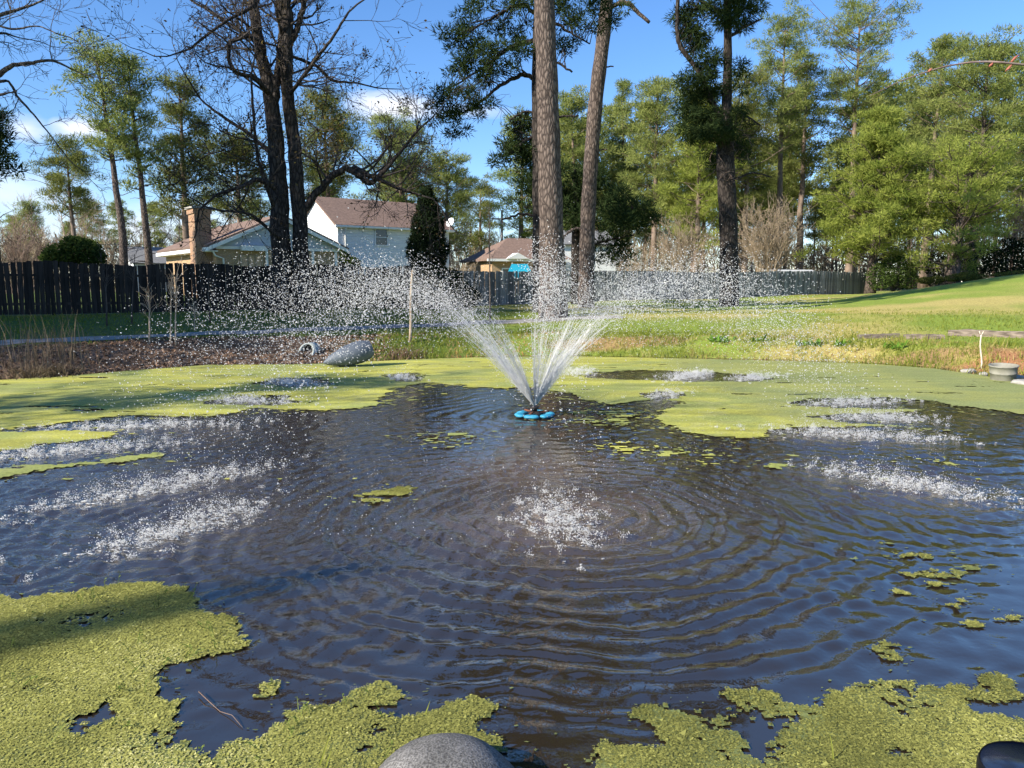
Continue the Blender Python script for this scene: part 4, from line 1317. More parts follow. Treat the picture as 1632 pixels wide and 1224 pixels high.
# ------------------------------------------------------------------ the big trees by the fence
# twin-trunk bare tree left of centre, limbs measured in the photograph
def bare_tree(name, base, dist, limbs, label, seed, bark_m, twig_m, leaf_m=None, kids=(7, 5, 4), twiglen=2.2, nleaf=1.0, leaf=.07, depth=2.5, rmin=.008, lvl=2, leaf_rng=None, per_m=2.6, spread=.9):
    rng = np.random.default_rng(seed)
    root = empty(name, base, label, 'tree')
    B = np.array(base); tr, tw, lv = MB(), MB(), MB(); ends = []
    for li, l in enumerate(limbs):
        Q = np.array([at(p[0], p[1], dist + (p[3] if len(p) > 3 else 0)) for p in l]) - B
        Rl = np.array([max(.012, metres(p[2], dist) / 2) for p in l])
        s = np.linspace(0, len(Q) - 1, len(Q) * 5)
        Qi = np.stack([np.interp(s, np.arange(len(Q)), Q[:, j]) for j in range(3)], 1)
        for _ in range(2):
            Qi[1:-1] = (Qi[:-2] + 2 * Qi[1:-1] + Qi[2:]) / 4
        Ri = np.interp(s, np.arange(len(Rl)), Rl)
        Qi[2:-1] += rng.normal(0, 1, (len(Qi) - 3, 3)) * np.minimum(Ri[2:-1] * .16, .022)[:, None]
        if Rl[0] > .2:
            tb = MB(); tb.tube(Qi, Ri, 12); tb.build('trunk', bark_m, root)
        else:
            lm_ = MB(); lm_.tube(Qi, Ri, 8 if Rl[0] > .08 else 6); lm_.build('limb', bark_m, root)
        Ln = np.linalg.norm(np.diff(Qi, axis=0), axis=1)
        skip = 0.5 if Rl[0] > .2 else .1
        for i in range(int(len(Qi) * skip), len(Qi) - 1):
            m = rng.poisson(per_m * Ln[i])
            for _ in range(m):
                d = Qi[i + 1] - Qi[i]; d /= np.linalg.norm(d)
                sd = rng.normal(0, 1, 3); sd -= d * (sd @ d); sd /= np.linalg.norm(sd)
                dd = d * .5 + sd + np.array([0, 0, .25])
                grow(tw, Qi[i], dd, twiglen * rng.uniform(.5, 1.2), min(Ri[i] * .5, .045), lvl, rng, ends, rmin, kids, .4, .04, spread)
        if Rl[-1] < .2:
            grow(tw, Qi[-1], Qi[-1] - Qi[-2], twiglen, Ri[-1], lvl, rng, ends, rmin, kids, .4, .04, spread)
    tag(tw.build('twigs', twig_m, root), kind='stuff')
    if leaf_m:
        E = np.array(ends); E = E[rng.random(len(E)) < min(1, nleaf)]
        reps = max(1, int(nleaf))
        E = np.repeat(E, reps, axis=0) + rng.normal(0, .08, (len(E) * reps, 3))
        leaf_quads(lv, E, leaf, rng)
        tag(lv.build('leaves', leaf_m, root, smooth=False, tint=True), kind='stuff')
    return root


tb = base_at(462, 28.0)
bare_tree('bare_hardwood_tree', tb, 28.0, [
    [(448, 498, 38), (450, 440, 32), (447, 350, 29), (442, 260, 26), (436, 190, 24), (428, 140, 20), (412, 70, 17), (404, 0, 15), (398, -80, 11), (380, -180, 6)],
    [(482, 498, 32), (480, 440, 26), (477, 350, 23), (472, 260, 21), (462, 180, 19), (456, 120, 18), (459, 50, 18), (455, 0, 16), (450, -90, 11), (470, -200, 6)],
    [(436, 170, 14), (444, 110, 12), (450, 60, 11), (446, 0, 9), (440, -80, 6)],
    [(460, 75, 11), (474, 45, 9), (484, 10, 8), (492, -60, 5)],
    [(478, 345, 13), (500, 312, 12), (528, 282, 11), (552, 266, 10), (575, 282, 11), (592, 293, 9), (615, 270, 7), (640, 240, 5), (662, 212, 4), (690, 186, 2)],
    [(562, 266, 9), (600, 285, 7), (640, 302, 5), (672, 312, 3)],
    [(440, 300, 9, -1), (410, 284, 7, -1.5), (380, 300, 5, -2), (345, 310, 4, -2)],
    [(438, 250, 8, 1), (400, 215, 6, 1.5), (360, 190, 5, 2), (320, 160, 3, 2), (290, 110, 2, 2)],
    [(430, 150, 8, -1), (400, 120, 6, -2), (375, 118, 6, -2), (364, 95, 6, -2), (366, 65, 6, -2), (395, 58, 5, -1)],
    [(412, 70, 7, 1), (370, 40, 5, 1.5), (320, 10, 4, 2), (260, -30, 3, 2)],
    [(462, 150, 6, -1), (500, 100, 5, -1.5), (530, 60, 4, -2), (555, 20, 3, -2)],
    [(466, 90, 5, 1), (505, 105, 5, 1.5), (530, 130, 5, 2), (568, 132, 3, 2)],
    [(436, 330, 6, -1), (410, 250, 5, -1.5), (404, 190, 4, -2), (400, 120, 3, -2)],
    [(446, 380, 6, -1), (400, 340, 4, -2), (350, 335, 3, -2.5)], [(404, 10, 6, -1), (350, 40, 4, -2), (300, 80, 3, -2), (265, 90, 2, -2.5)]],
    'tall bare tree with two dark trunks in front of the brick house', 11, M['dark_bark'], M['dark_twig'], M['leaf_dry'], kids=(6, 5, 4), twiglen=2.0, nleaf=.42, leaf=.05, per_m=2.5, rmin=.0068)

# branches reaching in from a bare tree that stands out of the frame on the left
lb_ = base_at(-170, 19.0)
bare_tree('bare_overhanging_tree', lb_, 19.0, [
    [(-170, 600, 40), (-165, 420, 34), (-150, 250, 30), (-120, 120, 24), (-100, -20, 18), (-90, -180, 10)],
    [(-140, 215, 14), (-70, 170, 12), (-15, 130, 9), (15, 105, 7), (50, 100, 5), (85, 95, 4), (118, 112, 2)],
    [(-20, 132, 6, .5), (15, 128, 4, .6), (28, 155, 4, .7), (50, 178, 3, .7), (80, 215, 2, .7), (110, 255, 2, .7)],
    [(-105, 60, 12), (-40, 35, 8), (20, 18, 5), (60, 5, 3), (95, -15, 2)],
    [(-30, 32, 4, -.5), (20, 48, 3, -.7), (60, 40, 2, -.7), (95, 55, 2, -.7)],
    [(-130, 170, 8, .5), (-60, 90, 6, .7), (0, 50, 4, 1), (30, 60, 2, 1)]],
    'bare branches reaching in at the upper left from a tree outside the frame', 23, M['grey_bark'], M['twig'], None, kids=(5, 5, 4), twiglen=1.15, per_m=1.9, rmin=.0048, lvl=2)

# front pine with the big straight trunk
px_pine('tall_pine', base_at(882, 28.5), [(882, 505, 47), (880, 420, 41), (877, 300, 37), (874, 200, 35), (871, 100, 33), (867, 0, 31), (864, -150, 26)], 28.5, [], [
    (840, -420, 110, 60, 40), (920, -480, 120, 70, 46), (870, -580, 110, 70, 40), (980, -390, 90, 50, 28), (770, -330, 90, 50, 28), (900, -300, 110, 40, 26), (800, -500, 90, 60, 26), (1010, -500, 70, 50, 18)], M['dark_bark'] if False else M['pine_bark'], M['needle_shade'],
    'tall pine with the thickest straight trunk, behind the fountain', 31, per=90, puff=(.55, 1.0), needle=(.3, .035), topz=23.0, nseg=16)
# second pine just behind, whose limbs fill the upper middle
px_pine('leaning_pine', base_at(862, 31.0), [(862, 500, 26), (861, 400, 24), (860, 300, 22), (858, 200, 21), (858, 100, 20), (860, 20, 18), (862, -100, 16)], 31.0, [
    [(858, 128, 8), (835, 118, 7), (815, 126, 6), (790, 140, 5), (762, 168, 4), (735, 180, 3), (700, 188, 2)],
    [(858, 62, 8), (825, 70, 7), (800, 84, 6), (775, 105, 4), (745, 125, 3), (705, 150, 2)],
    [(858, 28, 7), (838, 8, 6), (820, 10, 6), (800, 18, 4), (775, 35, 3), (735, 55, 2)],
    [(858, 215, 6), (835, 225, 5), (815, 245, 4), (795, 250, 2)], [(862, 20, 6), (890, 40, 5), (915, 55, 3), (940, 70, 2)],
    [(858, 180, 5), (835, 178, 4), (812, 190, 3)], [(872, 95, 4), (890, 100, 4), (912, 115, 3)], [(875, 180, 5), (890, 186, 4), (922, 184, 3)],
    [(858, 345, 5), (830, 340, 4), (800, 350, 3)]], [
    (720, 62, 34, 22, 9), (745, 30, 40, 22, 9), (765, 70, 40, 22, 10), (735, 105, 36, 18, 8), (770, 118, 40, 20, 9), (705, 158, 26, 18, 7), (735, 150, 34, 18, 8), (710, 185, 30, 14, 7),
    (750, 172, 40, 16, 8), (730, 215, 16, 18, 3), (800, 95, 34, 20, 7), (820, 40, 30, 24, 8), (815, 15, 40, 16, 8), (840, 85, 22, 18, 5), (835, 195, 26, 18, 8), (815, 235, 30, 20, 10), (840, 250, 22, 22, 7),
    (800, 255, 20, 16, 5), (905, 10, 30, 18, 8), (935, 35, 30, 20, 8), (915, 60, 30, 16, 6), (960, 15, 28, 18, 7), (980, 40, 12, 16, 3), (900, -60, 80, 40, 12), (800, -60, 90, 40, 14), (860, -200, 110, 90, 30),
    (770, -15, 50, 20, 8)],
    M['dark_bark'], M['needle_shade'], 'pine with dark trunk hidden by the big trunk, its limbs of dark needles reaching left', 37, per=105, needle=(.22, .020), puff=(.22, .42), topz=19.0, depth=1.6)
# leaning pine
px_pine('leaning_pine', base_at(934, 37.0), [(934, 485, 26), (935, 400, 24), (938, 320, 23), (943, 240, 22), (949, 160, 22), (958, 90, 21), (966, 20, 20), (972, -80, 17)], 37.0, [
    [(972, 12, 6), (988, 4, 7), (1002, 4, 7), (1016, 18, 6), (1035, 36, 5)], [(944, 240, 4), (968, 238, 2)], [(948, 108, 3), (978, 106, 2)], [(936, 375, 4), (920, 362, 4), (905, 372, 4), (895, 380, 3)]],
    [(985, -150, 100, 50, 26), (960, -240, 120, 60, 34), (1040, -200, 90, 50, 24), (900, -180, 80, 50, 18), (1000, -320, 110, 60, 30), (1080, -280, 70, 50, 16)], M['pine_bark'], M['needle_mid'],
    'pine with a bare leaning trunk and broken branch stub, right of the thickest trunk', 41, per=80, puff=(.5, .95), needle=(.3, .032), topz=21.0)
# shaded young pine whose boughs hang round the leaning trunk
px_pine('young_pine', base_at(918, 40.0), [(918, 480, 16), (918, 400, 15), (918, 330, 12), (916, 270, 6)], 40.0, [
    [(918, 400, 5), (960, 385, 4), (1010, 375, 3)], [(918, 350, 5), (870, 330, 4), (835, 330, 2)], [(918, 340, 5), (970, 325, 4), (1030, 335, 2)], [(918, 300, 4), (950, 280, 2)], [(918, 310, 4), (870, 290, 2)]], [
    (860, 290, 40, 26, 14), (905, 300, 40, 34, 20), (950, 310, 50, 34, 24), (1000, 335, 42, 28, 20), (1025, 345, 22, 22, 9), (900, 345, 30, 26, 12), (960, 355, 50, 24, 18), (870, 330, 30, 24, 10),
    (980, 390, 34, 20, 9), (960, 405, 30, 16, 6), (1000, 405, 22, 14, 4), (840, 310, 24, 24, 8), (920, 275, 40, 16, 9)], M['dark_bark'], M['needle_shade'],
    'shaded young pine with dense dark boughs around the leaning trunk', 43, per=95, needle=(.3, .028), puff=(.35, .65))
# vine-covered pine
px_pine('vine_covered_pine', base_at(1162, 38.0), [(1162, 485, 31), (1162, 420, 29), (1161, 350, 28), (1158, 300, 28), (1156, 260, 28), (1156, 220, 25), (1158, 170, 16), (1160, 110, 13), (1160, 40, 12), (1158, -60, 11)], 38.0, [
    [(1158, 205, 8), (1148, 185, 8), (1132, 158, 8), (1118, 120, 7), (1098, 92, 7), (1082, 72, 7), (1078, 45, 6), (1080, 0, 6), (1085, -60, 4)],
    [(1160, 60, 6), (1190, 40, 4), (1215, 30, 2)], [(1160, 20, 5), (1130, 10, 4), (1100, -10, 2)], [(1158, 290, 4), (1200, 275, 3), (1230, 282, 2)], [(1158, 170, 4), (1190, 185, 3), (1212, 200, 2)]], [
    (1110, 20, 34, 22, 12), (1150, 10, 36, 20, 12), (1190, 20, 30, 20, 10), (1120, 55, 30, 20, 9), (1150, 45, 24, 20, 7), (1125, 100, 26, 20, 10), (1100, 130, 30, 20, 9), (1130, 150, 30, 24, 13),
    (1095, 165, 22, 16, 6), (1120, 190, 30, 22, 12), (1140, 215, 26, 20, 10), (1105, 215, 26, 16, 6), (1175, 130, 18, 22, 5), (1185, 185, 18, 18, 5), (1140, 250, 20, 14, 5), (1190, 230, 16, 16, 4),
    (1150, -80, 100, 50, 34), (1170, -180, 110, 60, 36), (1130, -280, 100, 60, 30), (1100, -50, 40, 24, 8)], M['dark_bark'], M['needle_shade'],
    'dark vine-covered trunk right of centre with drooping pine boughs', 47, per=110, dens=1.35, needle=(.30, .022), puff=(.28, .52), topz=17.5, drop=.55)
vr = np.random.default_rng(48)
vb = base_at(1162, 38.0)
vine = empty('climbing_vine', vb, 'tangle of bare vine stems bristling from the dark trunk right of centre', 'vine')
mb = MB(); mb2 = MB(); ends = []
for k in range(150):
    py = vr.choice([vr.uniform(200, 300), vr.uniform(300, 470)], p=[.6, .4])
    p = at(1160 + vr.normal(0, 11), py, 38 - vr.uniform(.2, .5)) - vb
    d = np.array([vr.normal(.3, 1), vr.normal(-.6, .6), vr.normal(.1, .5)])
    L = vr.uniform(.5, 1.5) if py < 300 else vr.uniform(.25, .7)
    P = wander(p, d, L, 5, vr, .6, .0, .15)
    (mb2 if vr.random() < .35 else mb).tube(P, np.linspace(.016, .008, 6), 3, cap=False)
tag(mb.build('stems', M['dark_twig'], vine), kind='stuff')
tag(mb2.build('dry_stems', M['red_twig'], vine), kind='stuff')

# dark cedar in front of the white house, with ivy-dark bushes at its foot
def leafy(name, base, ells, dist, n, size, mat, label, seed, cat='shrub', depth=None, stem=None, needle=None, group=None, trunk=None):
    rng = np.random.default_rng(seed)
    root = empty(name, base, label, cat, group); B = np.array(base); lv, st = MB(), MB()
    P = []
    tot = sum(e[2] * e[3] for e in ells)
    for (cx, cy, rx, ry) in ells:
        m = int(n * rx * ry / tot)
        q = rng.normal(0, 1, (m, 3)); q /= np.linalg.norm(q, axis=1)[:, None]; q *= (.55 + .45 * rng.random(m) ** .5)[:, None]
        q *= (.82 + .36 * fbm(q[:, 0] * 3 + cx, q[:, 2] * 3 + cy, seed, 3))[:, None]
        c = at(cx, cy, dist) - B
        w = metres(rx, dist)
        pts = c + q * np.array([w, min(w, depth or w), metres(ry, dist)])
        P.append(pts)
        for k in range(6):
            a = np.array([rng.normal(0, .1), rng.normal(0, .1), 0]); e_ = pts[rng.integers(0, m)]
            if trunk is not None:
                e_ = c + (e_ - c) * .8; a = trunk[-1] if k == 0 else c; e_ = c if k == 0 else e_
            st.tube([a, (a + e_) / 2 + rng.normal(0, .1, 3), e_], [.03, .02, .008], 4, cap=False)
    if trunk is not None:
        tk = MB(); tk.tube(trunk, np.linspace(.16, .09, len(trunk)), 8); tk.build('trunk', M['dark_bark'], root)
    P = np.vstack(P); P = P[P[:, 2] > -.05]
    if needle:
        m = len(P); d = rng.normal(0, 1, (m, 3)) + [0, 0, .8]; d /= np.linalg.norm(d, axis=1)[:, None]
        sd_v = np.cross(d, rng.normal(0, 1, (m, 3))); sd_v /= np.linalg.norm(sd_v, axis=1)[:, None]
        lv.add(np.stack([P - sd_v * needle[1], P + sd_v * needle[1], P + d * needle[0]], 1).reshape(-1, 3), np.arange(m * 3).reshape(-1, 3), np.repeat(rng.random(m), 3))
    else:
        leaf_quads(lv, P, size, rng, .8)
    tag(st.build('stems', stem or M['dark_twig'], root), kind='stuff')
    tag(lv.build('foliage', mat, root, smooth=False, tint=True), kind='stuff')
    return root


leafy('cedar_tree', base_at(680, 38.5), [(681, 400, 33, 40), (681, 365, 27, 34), (681, 335, 18, 26), (682, 315, 9, 18), (680, 440, 36, 24)], 38.5, 15000, .05, M['cedar'],
      'dark upright cedar beside the white two-storey house', 51, 'tree', needle=(.22, .035))
leafy('ivy_thicket', base_at(690, 34.0), [(610, 460, 50, 26), (670, 468, 50, 30), (730, 474, 40, 24), (560, 462, 40, 24), (700, 445, 40, 22)], 34.0, 14000, .06, M['cedar'],
      'low dark evergreen thicket growing along the fence behind the spray', 52, 'thicket', depth=.6)
leafy('live_oak', base_at(380, 33.0), [(290, 285, 40, 45), (335, 245, 45, 55), (385, 280, 45, 40), (410, 230, 40, 45), (505, 205, 45, 60), (530, 250, 35, 40)], 33.0, 5200, .06, M['leaf_olive'],
      'sparse olive-brown leaved oak behind the two dark trunks', 60, 'tree', depth=1.8, trunk=np.array([at(455, 480, 33.0), at(452, 400, 33.0), at(440, 320, 33.0), at(415, 270, 33.0)]) - base_at(380, 33.0))
leafy('evergreen_shrub', base_at(118, 33.0), [(100, 405, 30, 18), (130, 400, 30, 20), (85, 412, 20, 14), (120, 390, 22, 14), (150, 410, 18, 14)], 33.0, 5500, .07, M['shrub_leaf'],
      'dark leafy shrub rising behind the left end of the dark fence', 53, depth=1.2)
leafy('boxwood_shrub', base_at(1420, 57.0), [(1405, 440, 24, 22), (1430, 432, 26, 26), (1445, 445, 18, 16)], 57.0, 5200, .07, M['shrub_leaf'], 'dark rounded shrub at the right end of the grey fence', 54)
leafy('clipped_hedge', base_at(1535, 54.0), [(1520, 443, 14, 6), (1540, 441, 18, 7), (1560, 441, 12, 5)], 54.0, 2600, .06, M['hedge_leaf'], 'low olive hedge beside the leaning pine trunk at the right', 55, 'hedge')
leafy('clipped_hedge', base_at(1610, 54.0), [(1595, 440, 14, 6), (1620, 438, 20, 7), (1650, 437, 20, 7)], 54.0, 2600, .06, M['hedge_leaf'], 'low olive hedge at the right edge of the lawn', 56, 'hedge')
leafy('clipped_hedge', base_at(1482, 55.0), [(1475, 447, 12, 6), (1492, 446, 12, 6)], 55.0, 1800, .06, M['hedge_leaf'], 'small olive hedge left of the leaning pine trunk', 57, 'hedge')
leafy('dark_undergrowth', base_at(1590, 60.0), [(1560, 415, 40, 26), (1610, 410, 40, 30), (1660, 405, 50, 34), (1500, 420, 30, 22)], 60.0, 7000, .1, M['cedar'], 'dark undergrowth behind the hedges at the right', 58, 'undergrowth')
leafy('foundation_shrub', base_at(545, 55.0), [(545, 412, 16, 16), (560, 420, 16, 10), (535, 425, 14, 10)], 55.0, 2500, .09, M['shrub_leaf'], 'green shrub at the left corner of the white two-storey house', 59)


# ------------------------------------------------------------------ pines further off
def bg(name, px, top, low, cr, dist, seed, leaf, label, width=14, group=None, lean=0, **kw):
    b = base_at(px, dist)
    H = at(px, top, dist)[2] - b[2]
    lo = (at(px, low, dist)[2] - b[2]) / H
    kw['nl'] = int(kw['nl'] * (1.4 if name == 'tall_pine' else 1.6)); kw['per'] = int(kw['per'] * 1.12)
    return pine(name, b, H, metres(width, dist) / 2, max(.04, lo), metres(cr, dist), seed, kw.pop('bark', M['far_bark']), M[leaf], label, lean=(metres(lean, dist), 0), group=group, **kw)


N7 = dict(needle=(.36, .030), puff=(.45, .95), per=104)
bg('tall_pine', 1232, 42, 250, 56, 75, 101, 'needle_sun', 'slender pine with narrow crown just right of the vine-covered trunk', 12, nl=36, **N7)
bg('tall_pine', 1268, 100, 290, 44, 80, 102, 'needle_mid', 'darker pine standing behind the slender pine, thin trunk', 12, nl=30, **N7)
bg('tall_pine', 1345, 28, 230, 80, 76, 103, 'needle_sun', 'highest pine on the right, with a broad rounded top', 14, nl=48, shape='flat', **N7)
bg('tall_pine', 1465, 75, 260, 62, 72, 104, 'needle_sun', 'tall pine with rounded top between the highest pine and the right edge', 13, nl=40, **N7)
bg('tall_pine', 1540, 82, 330, 78, 64, 105, 'needle_sun', 'broad leafy pine near the right edge of the photo', 15, nl=58, bark=M['pine_bark'], **N7)
bg('bushy_pine', 1382, 185, 425, 110, 58, 106, 'needle_yellow', 'bright bushy pine with branches down to the ground beyond the grey fence', 16, nl=80, shape='cone', needle=(.34, .028), puff=(.4, .85), per=100, bark=M['pine_bark'], stubs=0, per_limb=4)
bg('bushy_pine', 1510, 255, 425, 95, 56, 107, 'needle_yellow', 'lower sunlit pine with a leaning pale trunk by the hedges', 24, nl=44, shape='round', lean=18, needle=(.34, .028), puff=(.4, .85), per=88, bark=M['pine_bark'])
bg('tall_pine', 985, 130, 330, 36, 82, 108, 'needle_sun', 'slim pine with pointed airy top right of the bare leaning trunk', 8, nl=30, shape='cone', **N7)
bg('tall_pine', 1038, 138, 360, 62, 74, 109, 'needle_sun', 'full sunlit pine between the slim pine and the vine-covered trunk', 11, nl=52, **N7)
bg('tall_pine', 1105, 165, 390, 56, 70, 110, 'needle_yellow', 'yellow-green pine directly left of the vine-covered trunk', 11, nl=46, **N7)
bg('tall_pine', 912, 152, 330, 44, 78, 111, 'needle_sun', 'sunlit pine showing between the thickest trunk and the leaning trunk', 10, nl=36, **N7)
bg('tall_pine', 1185, 120, 330, 56, 72, 112, 'needle_mid', 'pine directly behind the vine-covered trunk', 11, nl=38, **N7)
bg('tall_pine', 205, 92, 262, 62, 58, 113, 'needle_sun', 'left pine of the two slender pines above the small white house', 14, nl=30, lean=-22, needle=(.36, .034), puff=(.5, .9), per=62, bark=M['pine_bark'], shape='flat', stubs=10)
bg('tall_pine', 246, 102, 300, 46, 60, 114, 'needle_sun', 'right pine of the two slender pines above the small white house', 13, nl=28, lean=-14, needle=(.36, .034), puff=(.5, .9), per=62, bark=M['pine_bark'], stubs=10)
bg('tall_pine', 130, 235, 350, 55, 75, 115, 'needle_mid', 'shorter pine left of the two slender pines', 10, nl=26, **N7)
bg('tall_pine', 305, 140, 350, 52, 64, 116, 'needle_mid', 'shaded pine behind the brick chimney', 13, nl=34, **N7)
bg('tall_pine', 645, 208, 380, 78, 80, 117, 'needle_sun', 'broad round-topped pine behind the white two-storey house', 12, nl=58, **N7)
bg('tall_pine', 715, 262, 400, 58, 78, 118, 'needle_sun', 'lower dark pine right of the round-topped pine behind the white house', 11, nl=40, **N7)
bg('tall_pine', 530, 165, 330, 60, 72, 119, 'needle_mid', 'pine between the twin-trunk bare tree and the round-topped pine', 12, nl=38, **N7)
bg('tall_pine', 390, 230, 350, 70, 70, 120, 'needle_mid', 'pine with wide crown behind the brick house roof', 12, nl=36, **N7)
bg('tall_pine', 5, 185, 285, 46, 40, 121, 'needle_shade', 'dark pine cut by the left edge of the photo', 12, nl=22, needle=(.32, .03), puff=(.4, .75), per=60, bark=M['dark_bark'])
bg('tall_pine', 768, 300, 410, 40, 95, 122, 'needle_mid', 'small distant pine in the gap left of the brown-roofed house', 8, nl=26, **N7)
bg('tall_pine', 830, 190, 400, 52, 84, 123, 'needle_yellow', 'yellow-green pine half hidden left of the thickest trunk', 10, nl=36, **N7)
bg('tall_pine', 1640, 150, 380, 60, 70, 124, 'needle_mid', 'pine at the right edge, half out of the photo', 12, nl=36, **N7)

# far pines and bare woods standing behind everything: prototypes copied as single trees
far_proto = []
for k in range(3):
    far_proto.append(pine('distant_pine', (0, 0, 0), 17.0 + k, .2, .42, 3.0, 700 + k, M['far_bark'], M['needle_sun'], 'distant pine in the woods behind the houses and lawn', nl=44, per=60,
                          needle=(.42, .06), puff=(.65, 1.15), group='distant pines in the far woods'))
bare_proto = []
for k in range(3):
    rg = np.random.default_rng(800 + k)
    root = empty('distant_bare_tree', (0, 0, 0), 'leafless tan tree in the woods behind the houses and lawn', 'tree', 'distant bare trees in the far woods')
    mb = MB(); ends = []
    P = wander((0, 0, -.1), (0, 0, 1), 11.0, 6, rg, .08, .1); tb_ = MB(); tb_.tube(P, np.linspace(.13, .04, 7), 6); tb_.build('trunk', M['tan_twig'], root)
    for i in range(20):
        t = rg.uniform(1.2, 6); a = int(min(t, 5)); q = P[a] + (P[a + 1] - P[a]) * (t - a); az = rg.uniform(0, 6.28)
        grow(mb, q, (math.cos(az), math.sin(az), .9), rg.uniform(1.8, 3.6), .05, 2, rg, ends, .016, (6, 5), .3, .08, .7)
    tag(mb.build('twigs', M['tan_twig'], root), kind='stuff')
    bare_proto.append(root)
rg = np.random.default_rng(77)
fp = [0, 0, 0]; fb = [0, 0, 0]


woods = MB()
wr = np.random.default_rng(5150)
for k, (n_, mlab) in enumerate([(64000, 0)]):
    x = wr.uniform(-110, 120, n_); y = 104 + wr.uniform(0, 14, n_)
    hmax = 3.5 + 6.5 * fbm(x * .12, x * 0, 5, 3)
    z = .6 + hmax * wr.random(n_) ** 1.35
    d = wr.normal(0, .5, (n_, 3)) + [0, 0, 1]; d /= np.linalg.norm(d, axis=1)[:, None]
    sv = np.cross(d, wr.normal(0, 1, (n_, 3))); sv /= np.linalg.norm(sv, axis=1)[:, None]
    P = np.stack([x, y, z], 1); ln_ = wr.uniform(.5, 2.0, n_)[:, None]
    woods.add(np.stack([P - sv * .075, P + sv * .075, P + d * ln_], 1).reshape(-1, 3), np.arange(n_ * 3).reshape(-1, 3), np.repeat(wr.random(n_), 3))
tag(woods.build('far_woods', foliage('far_woods_brush', (.09, .075, .05), (.24, .20, .14), .2, (.10, .13, .04)), tint=True, smooth=False), 'hazy tan brush of the far woods along the horizon', 'woods', kind='stuff')


def place_far(proto, used, k, px, dist, sc):
    b = base_at(px, dist)
    b[2] -= .1
    if not used[k]:
        used[k] = 1; proto[k].location = tuple(b); proto[k].scale = (sc, sc, sc); proto[k].rotation_euler = (0, 0, rg.uniform(0, 6.28))
    else:
        copy_tree(proto[k], b, rg.uniform(0, 6.28), (sc, sc, sc))


for i in range(44):
    px = -140 + i * 44 + rg.normal(0, 12)
    if 730 < px < 800 and rg.random() < .5:
        continue
    gap = .62 if px < 520 else (.45 if 700 < px < 860 else .95)
    place_far(far_proto, fp, int(rg.integers(0, 3)), px, rg.uniform(98, 130), gap * rg.uniform(.8, 1.15))
for i in range(34):
    px = 880 + i * 24 + rg.normal(0, 8)
    place_far(far_proto, fp, int(rg.integers(0, 3)), px, rg.uniform(80, 96), (rg.uniform(.55, .8) if i % 2 else rg.uniform(.85, 1.2)) * (1.0 if px < 1300 else 1.1))
for i in range(54):
    px = -140 + i * 36 + rg.normal(0, 10)
    place_far(bare_proto, fb, int(rg.integers(0, 3)), px, rg.uniform(82, 105), rg.uniform(.55, .95) * (1.0 if px < 560 else .8))

# tan bare crepe-myrtle-like clumps by the grey fence
def clump(name, px, dist, Hpx, wpx, n, mat, label, seed, cat='shrub', rmin=.011, r0=.03, lvl=1):
    rg = np.random.default_rng(seed); b = base_at(px, dist)
    root = empty(name, b, label, cat); st, tw = MB(), MB(); ends = []
    H = metres(Hpx, dist); W = metres(wpx, dist)
    for i in range(n):
        a = rg.uniform(0, 6.28); r = rg.random() ** .5
        top = np.array([math.cos(a) * W * r, math.sin(a) * W * r, H * rg.uniform(.6, 1.0) * (1 - .25 * r)])
        p0 = np.array([math.cos(a), math.sin(a), 0]) * .25 * r * W
        mid = p0 * .5 + top * np.array([.35, .35, .5]) + rg.normal(0, .1, 3)
        P = np.array([p0 - [0, 0, .1], (p0 + mid) / 2, mid, (mid + top) / 2 + rg.normal(0, .08, 3), top])
        st.tube(P, np.linspace(r0, rmin, 5), 4, cap=False)
        for q in range(7):
            t = rg.uniform(1.6, 4); j = int(min(t, 3)); c = P[j] + (P[j + 1] - P[j]) * (t - j)
            d = P[j + 1] - P[j]; d /= np.linalg.norm(d)
            grow(tw, c, d + rg.normal(0, .5, 3), H * rg.uniform(.14, .3), rmin * 1.2, lvl, rg, ends, rmin, (5,), .3, .08, .7)
    tag(st.build('stems', mat, root), kind='stuff'); tag(tw.build('twigs', mat, root), kind='stuff')
    return root


clump('bare_shrub', 1085, 58, 118, 46, 26, M['tan_twig'], 'tall tan leafless shrub left of the vine-covered trunk', 61)
clump('bare_shrub', 1218, 58, 150, 46, 40, M['tan_twig'], 'dense tan leafless shrub right of the vine-covered trunk', 62, rmin=.012)
clump('bare_shrub', 1020, 62, 80, 40, 20, M['tan_twig'], 'low tan leafless shrub behind the spray right of the leaning trunk', 63)
clump('bare_shrub', 740, 52, 50, 26, 26, M['tan_twig'], 'straw-coloured brush in the gap right of the cedar', 64)
clump('bare_shrub', 40, 45, 130, 50, 22, M['red_twig'], 'reddish bare shrub behind the fence at the left edge', 65, rmin=.011)
clump('bare_shrub', 30, 60, 110, 70, 26, M['tan_twig'], 'pale bare thicket behind the reddish shrub at the left', 66, rmin=.014)
clump('bare_shrub', 1600, 62, 140, 40, 16, M['grey_bark'] if False else M['twig'], 'thin bare tree at the far right behind the hedge', 67, cat='tree')

